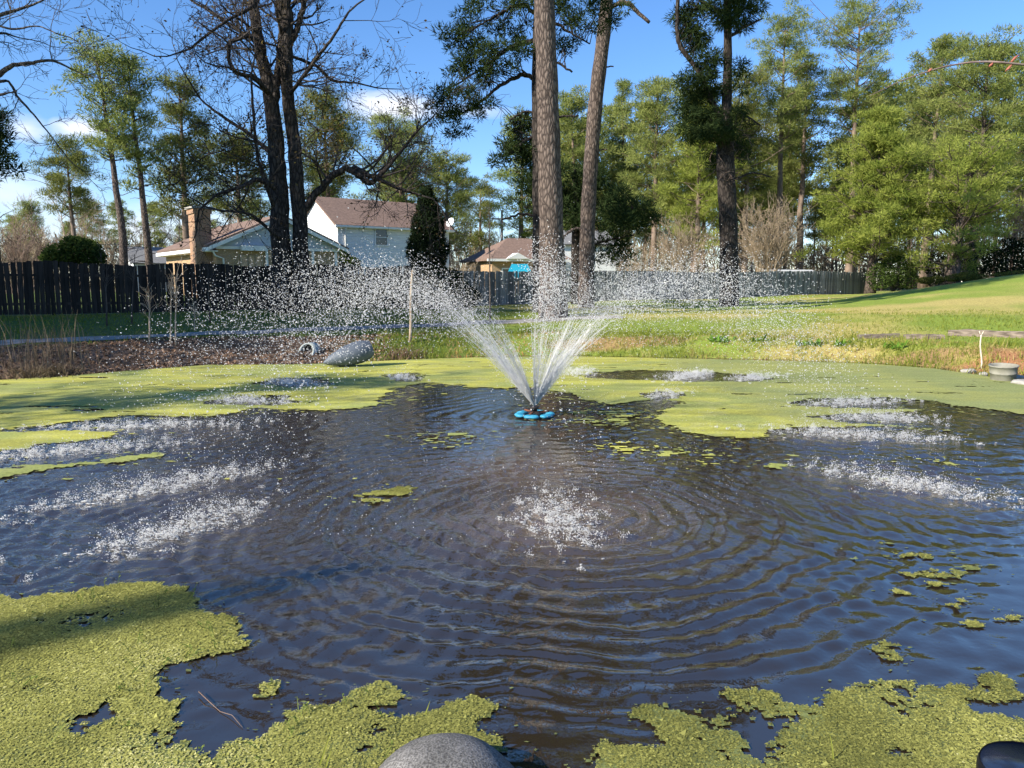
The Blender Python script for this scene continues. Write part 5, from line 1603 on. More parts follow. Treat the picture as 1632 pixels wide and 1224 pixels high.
# pines out of the frame on the left: they throw the shade over the fence, the left bank and the pond's left side
off_proto = pine('shade_pine', (0, 0, 0), 19.0, .3, .30, 4.2, 900, M['pine_bark'], M['needle_mid'], 'pine standing unseen left of the frame, casting shade into it', nl=46, per=42, needle=(.55, .06), puff=(.8, 1.4),
                 group='pines left of the frame')
spots = [(-30, 8, 1.0), (-33, 10, 1.1), (-28, 14.5, 1.05), (-36, 13.5, 1.15), (-30, 19, 1.0), (-38, 6.5, 1.15), (-27, 23, .95), (-34, 19.5, 1.0), (-25, 18, .9), (-18.5, 5.6, .55), (-19, -6.3, .61)]
for i, (x, y, s) in enumerate(spots):
    b = (x, y, gz(x, y) - .05)
    if i == 0:
        off_proto.location = b; off_proto.scale = (s, s, s)
    else:
        copy_tree(off_proto, b, i * 1.3, (s * (.16 if i == 10 else 1),) * 2 + (s,))  # last unseen pine is squeezed thin, shaped to throw a narrow shadow band

# ------------------------------------------------------------------ fountain: blue segmented float, motor, nozzle
fz = .02
fo = empty('fountain', (FOUNT[0], FOUNT[1], fz), 'floating fountain with a ring of blue float segments and black nozzle', 'fountain')
for k in range(6):
    a = k * math.pi / 3 + .3
    mb = MB()
    # one pillow-shaped segment of the ring
    nu, nv = 9, 10
    V = []
    for i in range(nu):
        u = -1 + 2 * i / (nu - 1)
        ang = a + u * .505
        w = (1 - abs(u) ** 4) ** .5
        for j in range(nv):
            v = 2 * math.pi * j / nv
            rr = .235 + .075 * w * math.cos(v)
            V.append((rr * math.cos(ang), rr * math.sin(ang), (.032 * w * math.sin(v) + .015)))
    i_ = (np.arange(nu - 1)[:, None] * nv); j_ = np.arange(nv)[None]; k_ = (j_ + 1) % nv
    mb.add(V, np.stack([i_ + j_, i_ + nv + j_, i_ + nv + k_, i_ + k_], -1).reshape(-1, 4))
    mb.build('float_segment', M['blue_float'], fo)
mb = MB()
for k in range(3):
    a = k * 2 * math.pi / 3 + .2
    mb = MB(); mb.tube([(.05 * math.cos(a), .05 * math.sin(a), .05), (.22 * math.cos(a), .22 * math.sin(a), .055)], .018, 6)
    mb.build('bracket', M['rust'], fo)
mb = MB(); mb.tube([(0, 0, -.05), (0, 0, .02), (0, 0, .06), (0, 0, .065)], [.11, .11, .08, .05], 12); mb.build('motor_housing', M['black_metal'], fo)
mb = MB(); mb.tube([(0, 0, .06), (0, 0, .10), (0, 0, .105), (0, 0, .13), (0, 0, .135)], [.04, .04, .065, .065, .04], 12); mb.build('nozzle', M['black_metal'], fo)

# ------------------------------------------------------------------ the spray: ballistic drops from every jet, strands near the nozzle
rng = np.random.default_rng(909)
NZ = np.array([FOUNT[0], FOUNT[1], fz + .13])


def arc(L, Hh, u):
    P = NZ[None, :] * (1 - u[:, None]) + np.array([L[0], L[1], 0])[None] * u[:, None]
    P[:, 2] = NZ[2] * (1 - u) + 4 * Hh * u * (1 - u)
    return P


OCT = np.array([(1, 0, 0), (-1, 0, 0), (0, 1, 0), (0, -1, 0), (0, 0, 1), (0, 0, -1)], float)
OF = np.array([(0, 2, 4), (2, 1, 4), (1, 3, 4), (3, 0, 4), (2, 0, 5), (1, 2, 5), (3, 1, 5), (0, 3, 5)])


def drops(mb, P, R, stretch=None):
    n = len(P)
    V = OCT[None] * R[:, None, None]
    if stretch is not None:
        V = V + stretch[:, None, :] * OCT[None, :, 2:3] * R[:, None, None]
    V = V + P[:, None, :]
    f = OF[None] + (np.arange(n) * 6)[:, None, None]
    mb.add(V.reshape(-1, 3), f.reshape(-1, 3))


TET = np.array([(1, 1, 1), (1, -1, -1), (-1, 1, -1), (-1, -1, 1)], float)
TF = np.array([(0, 1, 2), (0, 3, 1), (0, 2, 3), (1, 3, 2)])


def drops4(mb, P, R):
    n = len(P)
    q = rng.normal(0, 1, (n, 3, 3)); q = np.linalg.qr(q)[0]
    V = np.einsum('vk,nkj->nvj', TET * .75, q) * R[:, None, None] + P[:, None, :]
    mb.add(V.reshape(-1, 3), (TF[None] + (np.arange(n) * 4)[:, None, None]).reshape(-1, 3))


mb = MB(); st = MB()
for (px, py, spr, wgt, Hh), L in zip(JETS, LAND):
    n = int(4400 * wgt)
    u = np.concatenate([rng.uniform(.03, .32, int(n * .26)), rng.beta(2.2, 2.0, n - int(n * .26)) * .8 + .18])
    dirv = (L - FOUNT) / np.linalg.norm(L - FOUNT); side = np.array([-dirv[1], dirv[0]])
    ex = rng.normal(0, spr * .36, n); sx = rng.normal(0, .26, n)
    tgt = L[None] + dirv[None] * ex[:, None] + side[None] * sx[:, None]
    Hv = Hh * (1 + rng.normal(-.06, .10, n)) * (1 + .10 * ex)
    P = NZ[None] * (1 - u[:, None]); P[:, :2] += tgt * u[:, None]; P[:, 2] += 4 * Hv * u * (1 - u)
    P += rng.normal(0, 1, (n, 3)) * (.01 + .10 * u)[:, None]
    R = np.where(rng.random(n) < .07, rng.uniform(.006, .0105, n), rng.gamma(2.6, .0011, n) + .0018)
    R = np.clip(R * (.80 - .15 * (u < .3)), .0016, .0095)
    ok = P[:, 2] > .02
    vel = np.stack([tgt[:, 0] - NZ[0], tgt[:, 1] - NZ[1], 4 * Hv * (1 - 2 * u)], 1); vel /= np.linalg.norm(vel, axis=1)[:, None]
    sv_ = vel * rng.uniform(.0, .9, n)[:, None]; big = ok & (R > .0075); sml = ok & (R <= .0075)
    drops(mb, P[big], R[big], sv_[big]); drops4(mb, P[sml], R[sml] * 1.25)
    # strands of unbroken water
    for k in range(int(8 + 10 * wgt)):
        um = rng.uniform(.08, .27)
        uu = np.linspace(.004, um, 14)
        e1, s1 = rng.normal(0, spr * .38), rng.normal(0, .30)
        T = L + dirv * e1 + side * s1
        Pq = arc(T, Hh * (1 + rng.normal(-.04, .08)), uu) + rng.normal(0, .006, (14, 3)) * np.linspace(0, 1, 14)[:, None]
        st.tube(Pq, np.linspace(.0040, .0018, 14) * rng.uniform(.6, 1.2) * (1 + .35 * np.sin(np.arange(14) * rng.uniform(1, 3))), 3, cap=False)
# thin veils of fine drops that fill the fans between the jets
for (px, py, wgt, Hh) in [(1010, 815, .8, 2.1), (1150, 800, .8, 2.1), (1290, 785, .7, 2.05), (430, 800, .7, 2.05), (330, 800, .6, 2.05)]:
    L = np.array(on_water(px, py)); n = int(1500 * wgt)
    u = rng.beta(1.3, 2.4, n) * .8 + .01
    tgt = L[None] + rng.normal(0, .5, (n, 2)); Hv = Hh * (1 + rng.normal(-.08, .12, n))
    P = NZ[None] * (1 - u[:, None]); P[:, :2] += tgt * u[:, None]; P[:, 2] += 4 * Hv * u * (1 - u)
    ok = P[:, 2] > .03
    drops4(mb, P[ok], (.0016 + rng.gamma(2.0, .0009, n))[ok])
    for k in range(int(9 * wgt)):
        uu = np.linspace(.004, rng.uniform(.08, .26), 12); T = L + rng.normal(0, .5, 2)
        st.tube(arc(T, Hh * (1 + rng.normal(-.04, .08)), uu) + rng.normal(0, .005, (12, 3)) * np.linspace(0, 1, 12)[:, None], np.linspace(.0036, .0016, 12), 3, cap=False)
tag(mb.build('spray_drops', M['drop']), 'white water drops flying from the fountain jets', 'spray', kind='stuff')
tag(st.build('spray_jets', M['drop']), 'thin white jets of water fanning out from the nozzle', 'spray', kind='stuff')

# splashes where the jets land
mb = MB()
for i, ((px, py, spr, wgt, Hh), L) in enumerate(zip(JETS, LAND)):
    n = int(4300 * min(wgt, 1.2))
    dirv = (L - FOUNT) / np.linalg.norm(L - FOUNT); side = np.array([-dirv[1], dirv[0]])
    K = int(95 * wgt) + 10                                   # single impacts, each throwing up its own small crown of drops
    ke = rng.normal(.12 * spr, spr * .50, K); ks = rng.normal(0, .19, K); kh = rng.gamma(2.0, .028, K) * np.exp(-(ke / (1.1 * spr)) ** 2) + .012
    c = rng.integers(0, K, n)
    P = np.zeros((n, 3)); P[:, :2] = L[None] + dirv * ke[c][:, None] + side * ks[c][:, None]
    up_ = rng.random(n)
    P[:, :2] += rng.normal(0, 1, (n, 2)) * (.012 + .5 * kh[c] * up_)[:, None]
    P[:, 2] = .006 + kh[c] * up_ * rng.uniform(.5, 1.7, n)
    R = np.clip(rng.gamma(2.0, .0008, n) + .0010, .0010, .007) * (.62 + .045 * L[1])
    big = R > .0085
    drops(mb, P[big], R[big], np.stack([rng.normal(0, .5, n), rng.normal(0, .5, n), rng.uniform(.0, 1.2, n)], 1)[big])
    drops4(mb, P[~big], R[~big] * 1.3)
    # foam flecks lying on the water under the splash
    m = int(420 * wgt)
    e1 = rng.normal(.1 * spr, spr * .45, m); s1 = rng.normal(0, .15, m)
    Pf = np.zeros((m, 3)); Pf[:, :2] = L[None] + dirv * e1[:, None] + side * s1[:, None]; Pf[:, 2] = .006
    rf_ = rng.gamma(2, .0022, m) + .002
    V = TET[None] * rf_[:, None, None] * np.array([1.5, 1, .3]) + Pf[:, None, :]
    mb.add(V.reshape(-1, 3), (TF[None] + (np.arange(m) * 4)[:, None, None]).reshape(-1, 3))
# drops that drizzle all over the water between nozzle and landing ring
n = 5200
a = rng.uniform(0, 2 * math.pi, n); r = 5.6 * np.sqrt(rng.uniform(.05, 1.1, n))
P = np.stack([FOUNT[0] + r * np.cos(a), FOUNT[1] + r * np.sin(a), rng.uniform(.01, .05, n)], 1)
ok = (vnoise(P[:, 0] * 1.1, P[:, 1] * 1.1, 88) > .42) & (P[:, 1] > 4.5)
drops4(mb, P[ok], rng.uniform(.0014, .005, n)[ok])
tag(mb.build('splash', M['drop']), 'white splashes where the fountain jets hit the pond', 'splash', kind='stuff')

# ------------------------------------------------------------------ things on the bank
# corrugated culvert end, mitred, lying on the far bank
c0 = np.array([*on_water(518, 586), .02]); c1 = c0 + np.array([.95, .35, .28])
cu = empty('culvert_pipe', c0, 'dark blue-grey corrugated culvert pipe end on the far bank', 'pipe')
ax = c1 - c0; Lc = np.linalg.norm(ax); ax /= Lc
upv = np.array([0, 0, 1.0]); sdv = np.cross(ax, upv); sdv /= np.linalg.norm(sdv); upv = np.cross(sdv, ax)
nr, na = 34, 24
V = []
Rr = .27
for i in range(nr):
    s = i / (nr - 1)
    for j in range(na):
        a = 2 * math.pi * j / na
        r = Rr * (1 + .012 * math.sin(s * 80)) * (math.sin(min(s / .72, 1) * math.pi / 2) ** .75 if s < .72 else 1 - .35 * ((s - .72) / .28) ** 2)
        # mitred: the upper wall is drawn down to a tip at the water
        q = ax * (s * Lc * 1.15 - .05) + (sdv * math.cos(a) + upv * math.sin(a)) * r
        V.append(q + np.array([0, 0, .10]))
i_ = (np.arange(nr - 1)[:, None] * na); j_ = np.arange(na)[None]; k_ = (j_ + 1) % na
mb = MB(); mb.add(V, np.stack([i_ + j_, i_ + k_, i_ + na + k_, i_ + na + j_], -1).reshape(-1, 4)); mb.build('shell', M['pipe'], cu)
# pale concrete pipe mouth to its left
q0 = at_ground(488, 566)
pc = empty('drain_pipe', q0, 'pale pipe mouth with dark opening in the bank left of the culvert', 'pipe')
n_ = 20
mb = MB(); V = []
for s, r in ((0, .30), (0, .24), (.5, .24), (.5, .30)):
    for j in range(n_):
        a = 2 * math.pi * j / n_
        V.append((r * math.cos(a), s + .14 * math.sin(a) * (s == 0), r * math.sin(a) + .12))
V = np.array(V)
F4 = []
for b0 in (0, 1, 2, 3):
    b1 = (b0 + 1) % 4
    for j in range(n_):
        F4.append((b0 * n_ + j, b1 * n_ + j, b1 * n_ + (j + 1) % n_, b0 * n_ + (j + 1) % n_))
mb.add(V, np.array(F4)); mb.build('collar', M['pale_pipe'], pc)
pc.scale = (.75, .75, .75)
mb = MB(); mb.tube([(0, .3, .12), (0, .49, .12)], .238, 16); mb.build('opening', M['black_metal'], pc)  # solid dark plug standing in for the shade inside the pipe
pc.rotation_euler = (0, 0, -.25)

# grey tub and flat stones at the right edge
qb = np.array([*on_water(1598, 606), .0])
tbk = empty('plastic_tub', (qb[0], qb[1], -.02), 'grey round tub half sunk at the right bank', 'tub')
rt = metres(20, qb[1])
prof = [(rt * .86, 0), (rt * .93, .16), (rt * .97, .165), (rt * .97, .19), (rt * .95, .20), (rt * 1.0, .31), (rt * 1.06, .315), (rt * 1.06, .34), (rt * .98, .34), (rt * .95, .3), (rt * .84, .04), (.001, .03)]
n_ = 28; V = []
for (r, z) in prof:
    for j in range(n_):
        a = 2 * math.pi * j / n_; V.append((r * math.cos(a), r * math.sin(a), z))
i_ = (np.arange(len(prof) - 1)[:, None] * n_); j_ = np.arange(n_)[None]; k_ = (j_ + 1) % n_
mb = MB(); mb.add(V, np.stack([i_ + j_, i_ + k_, i_ + n_ + k_, i_ + n_ + j_], -1).reshape(-1, 4)); mb.build('body', noisy('tub_plastic', (.20, .19, .155), (.29, .28, .235), 6, .7, .1), tbk)
mb = MB(); mb.tube([(rt * 1.0, .0, .30), (rt * 1.2, .02, .26), (rt * 1.22, .02, .18), (rt * .98, .0, .14)], .012, 6); mb.build('handle', M['black_metal'], tbk)
tbk.rotation_euler = (.05, -.06, .2)


def stone(name, loc, dims, mat, label, seed, cat='stone', rz=0, sub=3, amp=.12, group=None):
    import bmesh
    bm = bmesh.new(); bmesh.ops.create_icosphere(bm, subdivisions=sub, radius=1.0)
    rg = np.random.default_rng(seed)
    ph = rg.uniform(0, 6, 9)
    for v in bm.verts:
        c = v.co
        k = 1 + amp * (math.sin(c.x * 2.1 + ph[0]) * math.cos(c.y * 1.7 + ph[1]) + .6 * math.sin(c.z * 3 + ph[2]) * math.cos(c.x * 3.3 + ph[3]) + .35 * math.sin(c.y * 6 + ph[4] + c.z * 5))
        v.co = Vector((c.x * dims[0] * k, c.y * dims[1] * k, c.z * dims[2] * k))
    me = bpy.data.meshes.new(name); bm.to_mesh(me); bm.free()
    me.polygons.foreach_set('use_smooth', np.full(len(me.polygons), True)); me.materials.append(mat)
    o = link(name, me); o.location = tuple(loc); o.rotation_euler = (0, 0, rz)
    return tag(o, label, cat, group)


for i, (px, py, w, lab) in enumerate([(1612, 604, .20, 'flat pale stone touching the grey tub at the right bank'), (1640, 612, .26, 'flat pale stone at the right frame edge beside the tub'), (1543, 594, .13, 'small pale stone at the water edge left of the tub')]):
    q = on_water(px, py); stone('stone', (q[0], q[1], .03), (w * 1.3, w, .07), M['concrete'], lab, 70 + i)
q = on_water(1568, 598); stone('stone', (q[0], q[1], .02), (.10, .08, .05), M['concrete'], 'tiny pale stone directly left of the tub', 74)
stone('boulder', (*on_water(710, 1268), -.06), (.33, .30, .27), M['boulder'], 'rounded grey boulder at the bottom edge of the photo', 75, 'boulder', sub=5, amp=.05)

# landscape timbers at the lip of the right bank
def timber(pa, pb, w, label, seed, rise=.06):
    a, b = at_ground(*pa), at_ground(*pb)
    L = np.linalg.norm((b - a)[:2]); rz = math.atan2(b[1] - a[1], b[0] - a[0])
    rg = np.random.default_rng(seed)
    mb = MB(); n = 12; V = []
    for i in range(n + 1):
        x = L * i / n; ww = w * (1 + rg.normal(0, .05)); hh = w * (1 + rg.normal(0, .06)); ch = .02
        if i in (0, n): hh *= .9
        for (y, z) in [(-ww / 2, -.05), (ww / 2, -.05), (ww / 2, hh - ch), (ww / 2 - ch, hh), (-ww / 2 + ch, hh), (-ww / 2, hh - ch)]:
            V.append((x, y, z))
    i_ = (np.arange(n)[:, None] * 6); j_ = np.arange(6)[None]; k_ = (j_ + 1) % 6
    fs = [np.stack([i_ + j_, i_ + 6 + j_, i_ + 6 + k_, i_ + k_], -1).reshape(-1, 4), np.array([(5, 4, 1, 0), (4, 3, 2, 1)]), np.array([(0, 1, 4, 5), (1, 2, 3, 4)]) + n * 6]
    mb.add(V, fs)
    o = mb.build('landscape_timber', M['timber'], None, smooth=False)
    o.location = (a[0], a[1], min(a[2], b[2]) + rise - .05); o.rotation_euler = (0, math.atan2(a[2] - b[2], L), rz)
    tag(o, label, 'timber', 'landscape timbers on the right bank')


timber((1512, 535), (1700, 541), .17, 'long dark timber at the right frame edge on the bank', 80)
timber((1440, 541), (1505, 541), .13, 'short weathered timber left of the long dark timber', 81)
timber((1368, 541), (1432, 539), .13, 'pale timber end lying leftmost on the right bank', 82)

# stakes and saplings on the banks
def stake(name, px0, py0, px1, py1, w, mat, label, fork=False, cat='stake'):
    a = at_ground(px0, py0); b = at(px1, py1, a[1])
    root = empty(name, a, label, cat); r = metres(w, a[1]) / 2
    v = b - a
    s = np.linspace(0, 1, 7)[:, None]; P = v * s + np.array([[.015, .0, 0]]) * np.sin(s * 7)
    P[0, 2] = -.1
    mb = MB(); mb.tube(P, np.linspace(r * 1.15, r * .75, 7), 7); mb.build('stem', mat, root)
    if fork:
        for sx in (-1, 1):
            mb = MB(); mb.tube([P[-1], P[-1] + np.array([sx * .03, 0, .04]), P[-1] + np.array([sx * .05, 0, .09])], [r * .7, r * .6, r * .4], 5); mb.build('fork', mat, root)
    return root


stake('garden_stake', 1564, 588, 1563, 534, 2.6, M['stake'], 'pale forked stake standing above the grey tub', True)
stake('garden_stake', 653, 548, 657, 430, 4.5, M['tan_stake'], 'tall tan stake on the bank behind the spray, right of the culvert')


def sapling(px, py, top, label, seed, mat, spread=.6, w=3.5, lean=0):
    rg = np.random.default_rng(seed); a = at_ground(px, py); b = at(px + lean, top, a[1]); v = b - a
    root = empty('sapling', a, label, 'sapling'); st, tw = MB(), MB(); ends = []
    s = np.linspace(0, 1, 8)[:, None]; P = v * s + rg.normal(0, .02, (8, 3)) * s; P[0, 2] = -.1
    st.tube(P, np.linspace(metres(w, a[1]) / 2, .007, 8), 6); st.build('stem', mat, root)
    for k in range(9):
        t = rg.uniform(3.2, 7); j = int(min(t, 6)); c = P[j] + (P[j + 1] - P[j]) * (t - j); az = rg.uniform(0, 6.28)
        grow(tw, c, (math.cos(az) * spread, math.sin(az) * spread, 1), rg.uniform(.25, .6), .008, 1, rg, ends, .0045, (4,), .3, .05, .7)
    tag(tw.build('twigs', mat, root), kind='stuff')


sapling(238, 548, 468, 'pale sapling with forked top standing left on the bank', 90, M['tan_stake'])
sapling(272, 552, 455, 'left of a pair of thin saplings in front of the dark fence', 91, M['tan_stake'], .3, 2.8)
sapling(280, 552, 440, 'right of a pair of thin saplings in front of the dark fence', 92, M['tan_stake'], .3, 3.0)
sapling(310, 528, 500, 'short sapling with a yellow leaf near the path', 93, M['tan_stake'], .5, 2.5)
sapling(781, 515, 330, 'slender dark young tree in front of the brown-roofed house', 94, M['twig'], .4, 3.4)
sapling(170, 520, 420, 'thin grey sapling against the dark fence left of the forked sapling', 95, M['twig'], .5, 3.0)
sapling(210, 516, 405, 'thin grey sapling against the dark fence just right of the leftmost ones', 96, M['twig'], .5, 3.0, 4)
sapling(335, 516, 430, 'thin grey sapling against the dark fence near the chimney', 97, M['twig'], .5, 3.0, -4)


# dry reed clumps on the left bank
def reeds(px, py, Hm, n, label, seed, arch=.3, mat='dead_grass', w=.008, wid=.25):
    rg = np.random.default_rng(seed); a = at_ground(px, py); root = empty('dry_grass_clump', a, label, 'dry grass')
    mb = MB()
    for k in range(n):
        az = rg.uniform(0, 6.28); h = Hm * rg.uniform(.45, 1.1); bend = arch * rg.uniform(.3, 1.3)
        p0 = np.array([rg.normal(0, wid), rg.normal(0, wid), -.05]); d = np.array([math.cos(az), math.sin(az), 0])
        s = np.linspace(0, 1, 6)
        P = p0 + d * (bend * h * s ** 2)[:, None] + np.array([0, 0, 1.0]) * (h * (s - .45 * arch * s ** 2.2))[:, None] + rg.normal(0, .01, (6, 3))
        sd_v = np.cross(d, [0, 0, 1]); ww = w * rg.uniform(.6, 1.2) * np.array([1, 1, .9, .8, .6, .15])
        V = np.stack([P - sd_v * ww[:, None], P + sd_v * ww[:, None]], 1).reshape(-1, 3)
        i = np.arange(5) * 2
        mb.add(V, np.stack([i, i + 1, i + 3, i + 2], 1), rg.random())
    tag(mb.build('blades', M[mat], root, tint=True, smooth=False), kind='stuff')


reeds(75, 588, 1.45, 80, 'tall dry grass stalks at the left bank', 201, .22, wid=.38)
reeds(45, 592, 1.2, 45, 'tall dry stalks near the left edge of the bank', 202, .2, wid=.3)
reeds(85, 600, .55, 420, 'arching mound of dead grass at the waterline, left', 203, .9, wid=.3)
reeds(40, 604, .5, 260, 'smaller mound of dead grass at the waterline by the left edge', 204, .9, wid=.25)
reeds(640, 570, .5, 300, 'brown tangle of dead grass right of the culvert', 205, .9, 'litter', wid=.3)

# bank grass, weeds, straw and leaf litter
rng = np.random.default_rng(1234)
gm, lm, sm = MB(), MB(), MB()


def scatter(mb, n, xr_, yr_, cond, hgt, wid, flat, tfun):
    x = rng.uniform(*xr_, n); y = rng.uniform(*yr_, n)
    d = poly_dist(x, y, POND); s = np.where(in_poly(x, y, POND), -d, d)
    ok = cond(x, y, s); x, y, s = x[ok], y[ok], s[ok]; n = len(x)
    z = ground_z(x, y)
    az = rng.uniform(0, 6.28, n)
    u = np.stack([np.cos(az), np.sin(az), np.zeros(n)], 1)
    h = (hgt[0] + (hgt[1] - hgt[0]) * rng.random(n) ** 2)[:, None]
    h = h * (.5 + 1.1 * fbm(x * 1.4, y * 1.4, 71, 3))[:, None]
    d_ = rng.normal(0, flat, (n, 3)); d_[:, 2] = 1; d_ /= np.linalg.norm(d_, axis=1)[:, None]
    w = (wid * rng.uniform(.6, 1.4, n))[:, None]
    P = np.stack([x, y, z - .01], 1)
    V = np.stack([P - u * w, P + u * w, P + d_ * h], 1).reshape(-1, 3)
    mb.add(V, np.arange(n * 3).reshape(-1, 3), np.repeat(np.clip(tfun(x, y, s, n), 0, 1), 3))


drybank = lambda x, y: fbm(x * .9, y * .9, 72, 3)
scatter(gm, 90000, (-4.5, 16), (13, 25), lambda x, y, s: (s > -.05) & (s < 3.2) & (y > 12) & ((x > -3.8) | (rng.random(len(x)) < .15)) & (drybank(x, y) > .40),
        (.04, .25), .012, .45, lambda x, y, s, n: .1 + .7 * rng.random(n) + .3 * (drybank(x, y) < .5))
scatter(gm, 50000, (-19, 22), (19, 34), lambda x, y, s: (s > 2.6) & (s < 12) & (np.abs(y - np.interp(x, PATH_XY[:, 0], PATH_XY[:, 1])) > .6), (.04, .14), .014, .5,
        lambda x, y, s, n: .05 + .6 * rng.random(n) + .3 * (x > 2) * rng.random(n))
scatter(sm, 60000, (-4, 16.5), (12, 25), lambda x, y, s: (s > 0.0) & (s < 2.6) & (y > 10) & ((drybank(x, y) < .46) | ((x > 9.5) & (y < 17.5)) | ((np.abs(x + .2) < 1.7) & (rng.random(len(x)) < .6))),
        (.03, .13), .016, 1.2, lambda x, y, s, n: .8 * rng.random(n) + .4 * (((x > 9.2) & (y < 17.5)) | (np.abs(x + .2) < 1.5)))
tag(gm.build('bank_grass', M['grass_blade'], tint=True, smooth=False), 'green grass and weeds growing on the banks', 'grass', kind='stuff')
tag(sm.build('pine_straw', M['straw'], tint=True, smooth=False), 'dry straw and pine needles lying on the sunny bank', 'straw', kind='stuff')
n = 26000
x = rng.uniform(-16, -2, n); y = rng.uniform(14, 23, n); d = poly_dist(x, y, POND); s = np.where(in_poly(x, y, POND), -d, d)
ok = (s > -.02) & (s < 2.9) & ((x < -3.4) | (rng.random(n) < .15)); x, y = x[ok], y[ok]
leaf_quads(lm, np.stack([x, y, ground_z(x, y) + rng.uniform(.005, .05, len(x))], 1), .045, rng, .5)
tag(lm.build('leaf_litter', M['litter'], tint=True, smooth=False), 'brown fallen leaves covering the left bank', 'leaves', kind='stuff')

# broad-leaved weeds on the right bank
for i, (px, py) in enumerate([(1212, 545), (1290, 552), (1340, 553), (1145, 545), (1425, 556)]):
    rg = np.random.default_rng(300 + i); a = at_ground(px, py)
    root = empty('broadleaf_weed', a, ['leafy green weed, leftmost but one on the right bank lip', 'leafy green weed in the middle of the right bank', 'bright leafy weed right of the middle of the right bank',
                                       'leftmost leafy green weed on the right bank', 'rightmost leafy green weed, below the timbers'][i], 'weed', 'broadleaf weeds on the right bank')
    mb = MB()
    for k in range(34):
        az = rg.uniform(0, 6.28); L = rg.uniform(.14, .34); el = rg.uniform(.3, 1.2)
        d = np.array([math.cos(az) * math.cos(el), math.sin(az) * math.cos(el), math.sin(el)]); sv = np.array([-math.sin(az), math.cos(az), 0])
        p0 = np.array([rg.normal(0, .16), rg.normal(0, .12), 0])
        P = [p0, p0 + d * L * .35 + sv * .035, p0 + d * L * .7 + sv * .03 - [0, 0, .01], p0 + d * L - [0, 0, .05], p0 + d * L * .7 - sv * .03 - [0, 0, .01], p0 + d * L * .35 - sv * .035]
        mb.add(P, np.array([(0, 1, 4, 5)[:4], (1, 2, 3, 4)]), rg.random())
    tag(mb.build('leaves', foliage('weed_leaf_%d' % i, (.07, .16, .02), (.19, .33, .05), .4), root, tint=True, smooth=False), kind='stuff')

# ------------------------------------------------------------------ close to the camera
# dark round solar lamp at the bottom right corner
ql = at(1655, 1226, 2.12)
lz = gz(ql[0], ql[1])
pl = empty('solar_path_lamp', (ql[0], ql[1], lz), 'dark round lamp top cut by the bottom right corner', 'lamp')
ztop = ql[2] - lz
rl = .15
prof = [(.03, -.25), (.03, min(ztop - .20, .0)), (.075, ztop - .19), (.08, ztop - .09), (rl * .98, ztop - .085), (rl * 1.04, ztop - .06), (rl * 1.04, ztop - .02), (rl, ztop - .004)]
n_ = 40; V = []
for (r, z) in prof:
    for j in range(n_):
        a = 2 * math.pi * j / n_; V.append((r * math.cos(a), r * math.sin(a), z))
i_ = (np.arange(len(prof) - 1)[:, None] * n_); j_ = np.arange(n_)[None]; k_ = (j_ + 1) % n_
mb = MB(); mb.add(V, np.stack([i_ + j_, i_ + k_, i_ + n_ + k_, i_ + n_ + j_], -1).reshape(-1, 4))
mb.build('body', noisy('lamp_black', (.006, .006, .008), (.010, .010, .012), 5, .35), pl)
mb = MB(); mb.tube([(0, 0, ztop - .02), (0, 0, ztop - .006)], rl * .985, n_)
mb.build('solar_panel', noisy('solar_glass', (.010, .016, .035), (.018, .026, .05), 3, .2, spec=1.0), pl)

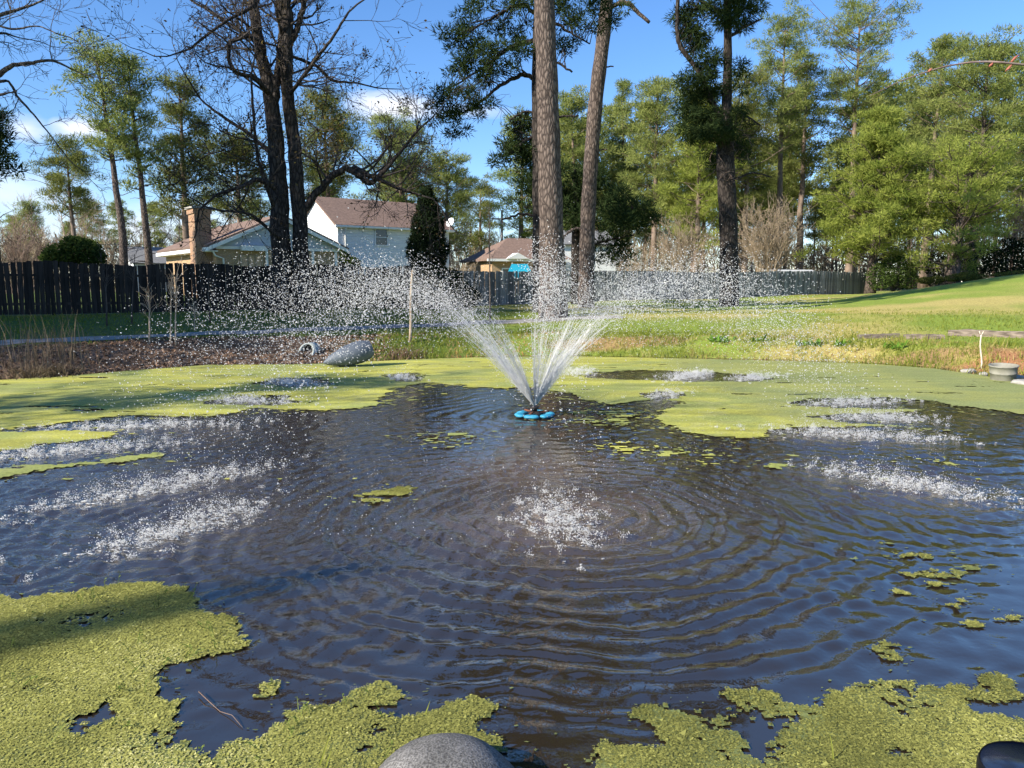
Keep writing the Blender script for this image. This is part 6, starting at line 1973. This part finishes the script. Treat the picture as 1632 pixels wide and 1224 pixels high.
# arching cane that reaches in from the right, close by
cane = [(1385, 153, 1.6), (1400, 146, 2.2), (1440, 127, 3.6), (1500, 107, 5.0), (1545, 99, 6.0), (1580, 98, 6.0), (1612, 101, 6.5), (1640, 104, 7), (1720, 118, 8), (1850, 190, 9), (1990, 360, 10), (2080, 640, 11)]
dd = 1.75
base = np.array([2.35, 1.75, gz(2.35, 1.75)])
cn = empty('arching_cane', base, 'thin reddish arching cane reaching in from the right edge against the sky', 'branch')
P = np.array([at(p[0], p[1], dd + .25 * (i < 5)) for i, p in enumerate(cane)]) - base
P = np.vstack([P, [[.02, 0, .5], [0, 0, -.05]]]); R = np.array([metres(p[2], dd) * .27 for p in cane] + [.005, .007])
s = np.linspace(0, len(P) - 1, 70); Pi = np.stack([np.interp(s, np.arange(len(P)), P[:, j]) for j in range(3)], 1)
for _ in range(2):
    Pi[1:-1] = (Pi[:-2] + 2 * Pi[1:-1] + Pi[2:]) / 4
mb = MB(); mb.tube(Pi, np.interp(s, np.arange(len(R)), R), 7); mb.build('stem', noisy('cane_bark', (.15, .095, .085), (.24, .19, .17), 9, .7, .2), cn)
for px, py, dx in [(1612, 96, .012), (1612, 106, -.01), (1480, 113, .006), (1582, 102, -.006)]:
    c = at(px, py, dd) - base; mb = MB(); mb.tube([c - [0, 0, dx * .3], c + [dx * .6, 0, dx * .4], c + [dx * 1.3, 0, dx]], [.0022, .003, .0006], 6)
    mb.build('bud', noisy('bud_red', (.30, .09, .06), (.38, .14, .09), 8, .6), cn)

# a floating twig and a few green blades at the bottom
pts = [(318, 1108), (335, 1122), (352, 1136), (370, 1146), (386, 1162)]
P = np.array([[*on_water(*p), .012] for p in pts]); mb = MB(); mb.tube(P + np.random.default_rng(4).normal(0, .004, P.shape), np.linspace(.003, .0015, 5), 5)
tag(mb.build('floating_twig', M['red_twig']), 'thin pale twig floating in the dark water at the lower left', 'twig')
pts = [(236, 1150), (225, 1165), (200, 1163), (188, 1160)]
for i, (px, py, tx, ty, lab) in enumerate([(508, 1224, 527, 1166, 'long green grass blade at the bottom left of the boulder'), (518, 1226, 526, 1200, 'short green grass blade beside the longer one'), (1328, 1214, 1328, 1176, 'pale upright grass blade in the right duckweed mat'),
                                       (676, 1142, 684, 1124, 'pale grass blade lying at the duckweed edge above the boulder')]):
    a = np.array([*on_water(px, py), .0]); b = at(tx, ty, a[1]); v = b - a; sv = np.array([.004, 0, 0]); mb = MB()
    V = []
    for s in np.linspace(0, 1, 6):
        q = a + v * s + np.array([0, .04 * s * s, 0]); w = 1 - .9 * s ** 2
        V += [q - sv * w, q + np.array([0, .0015, 0]), q + sv * w]
    i_ = np.arange(5)[:, None] * 3; j_ = np.arange(2)[None]
    mb.add(V, np.stack([i_ + j_, i_ + j_ + 1, i_ + j_ + 4, i_ + j_ + 3], -1).reshape(-1, 4), .75)
    tag(mb.build('grass_blade', M['grass_blade'], tint=True), lab, 'grass')
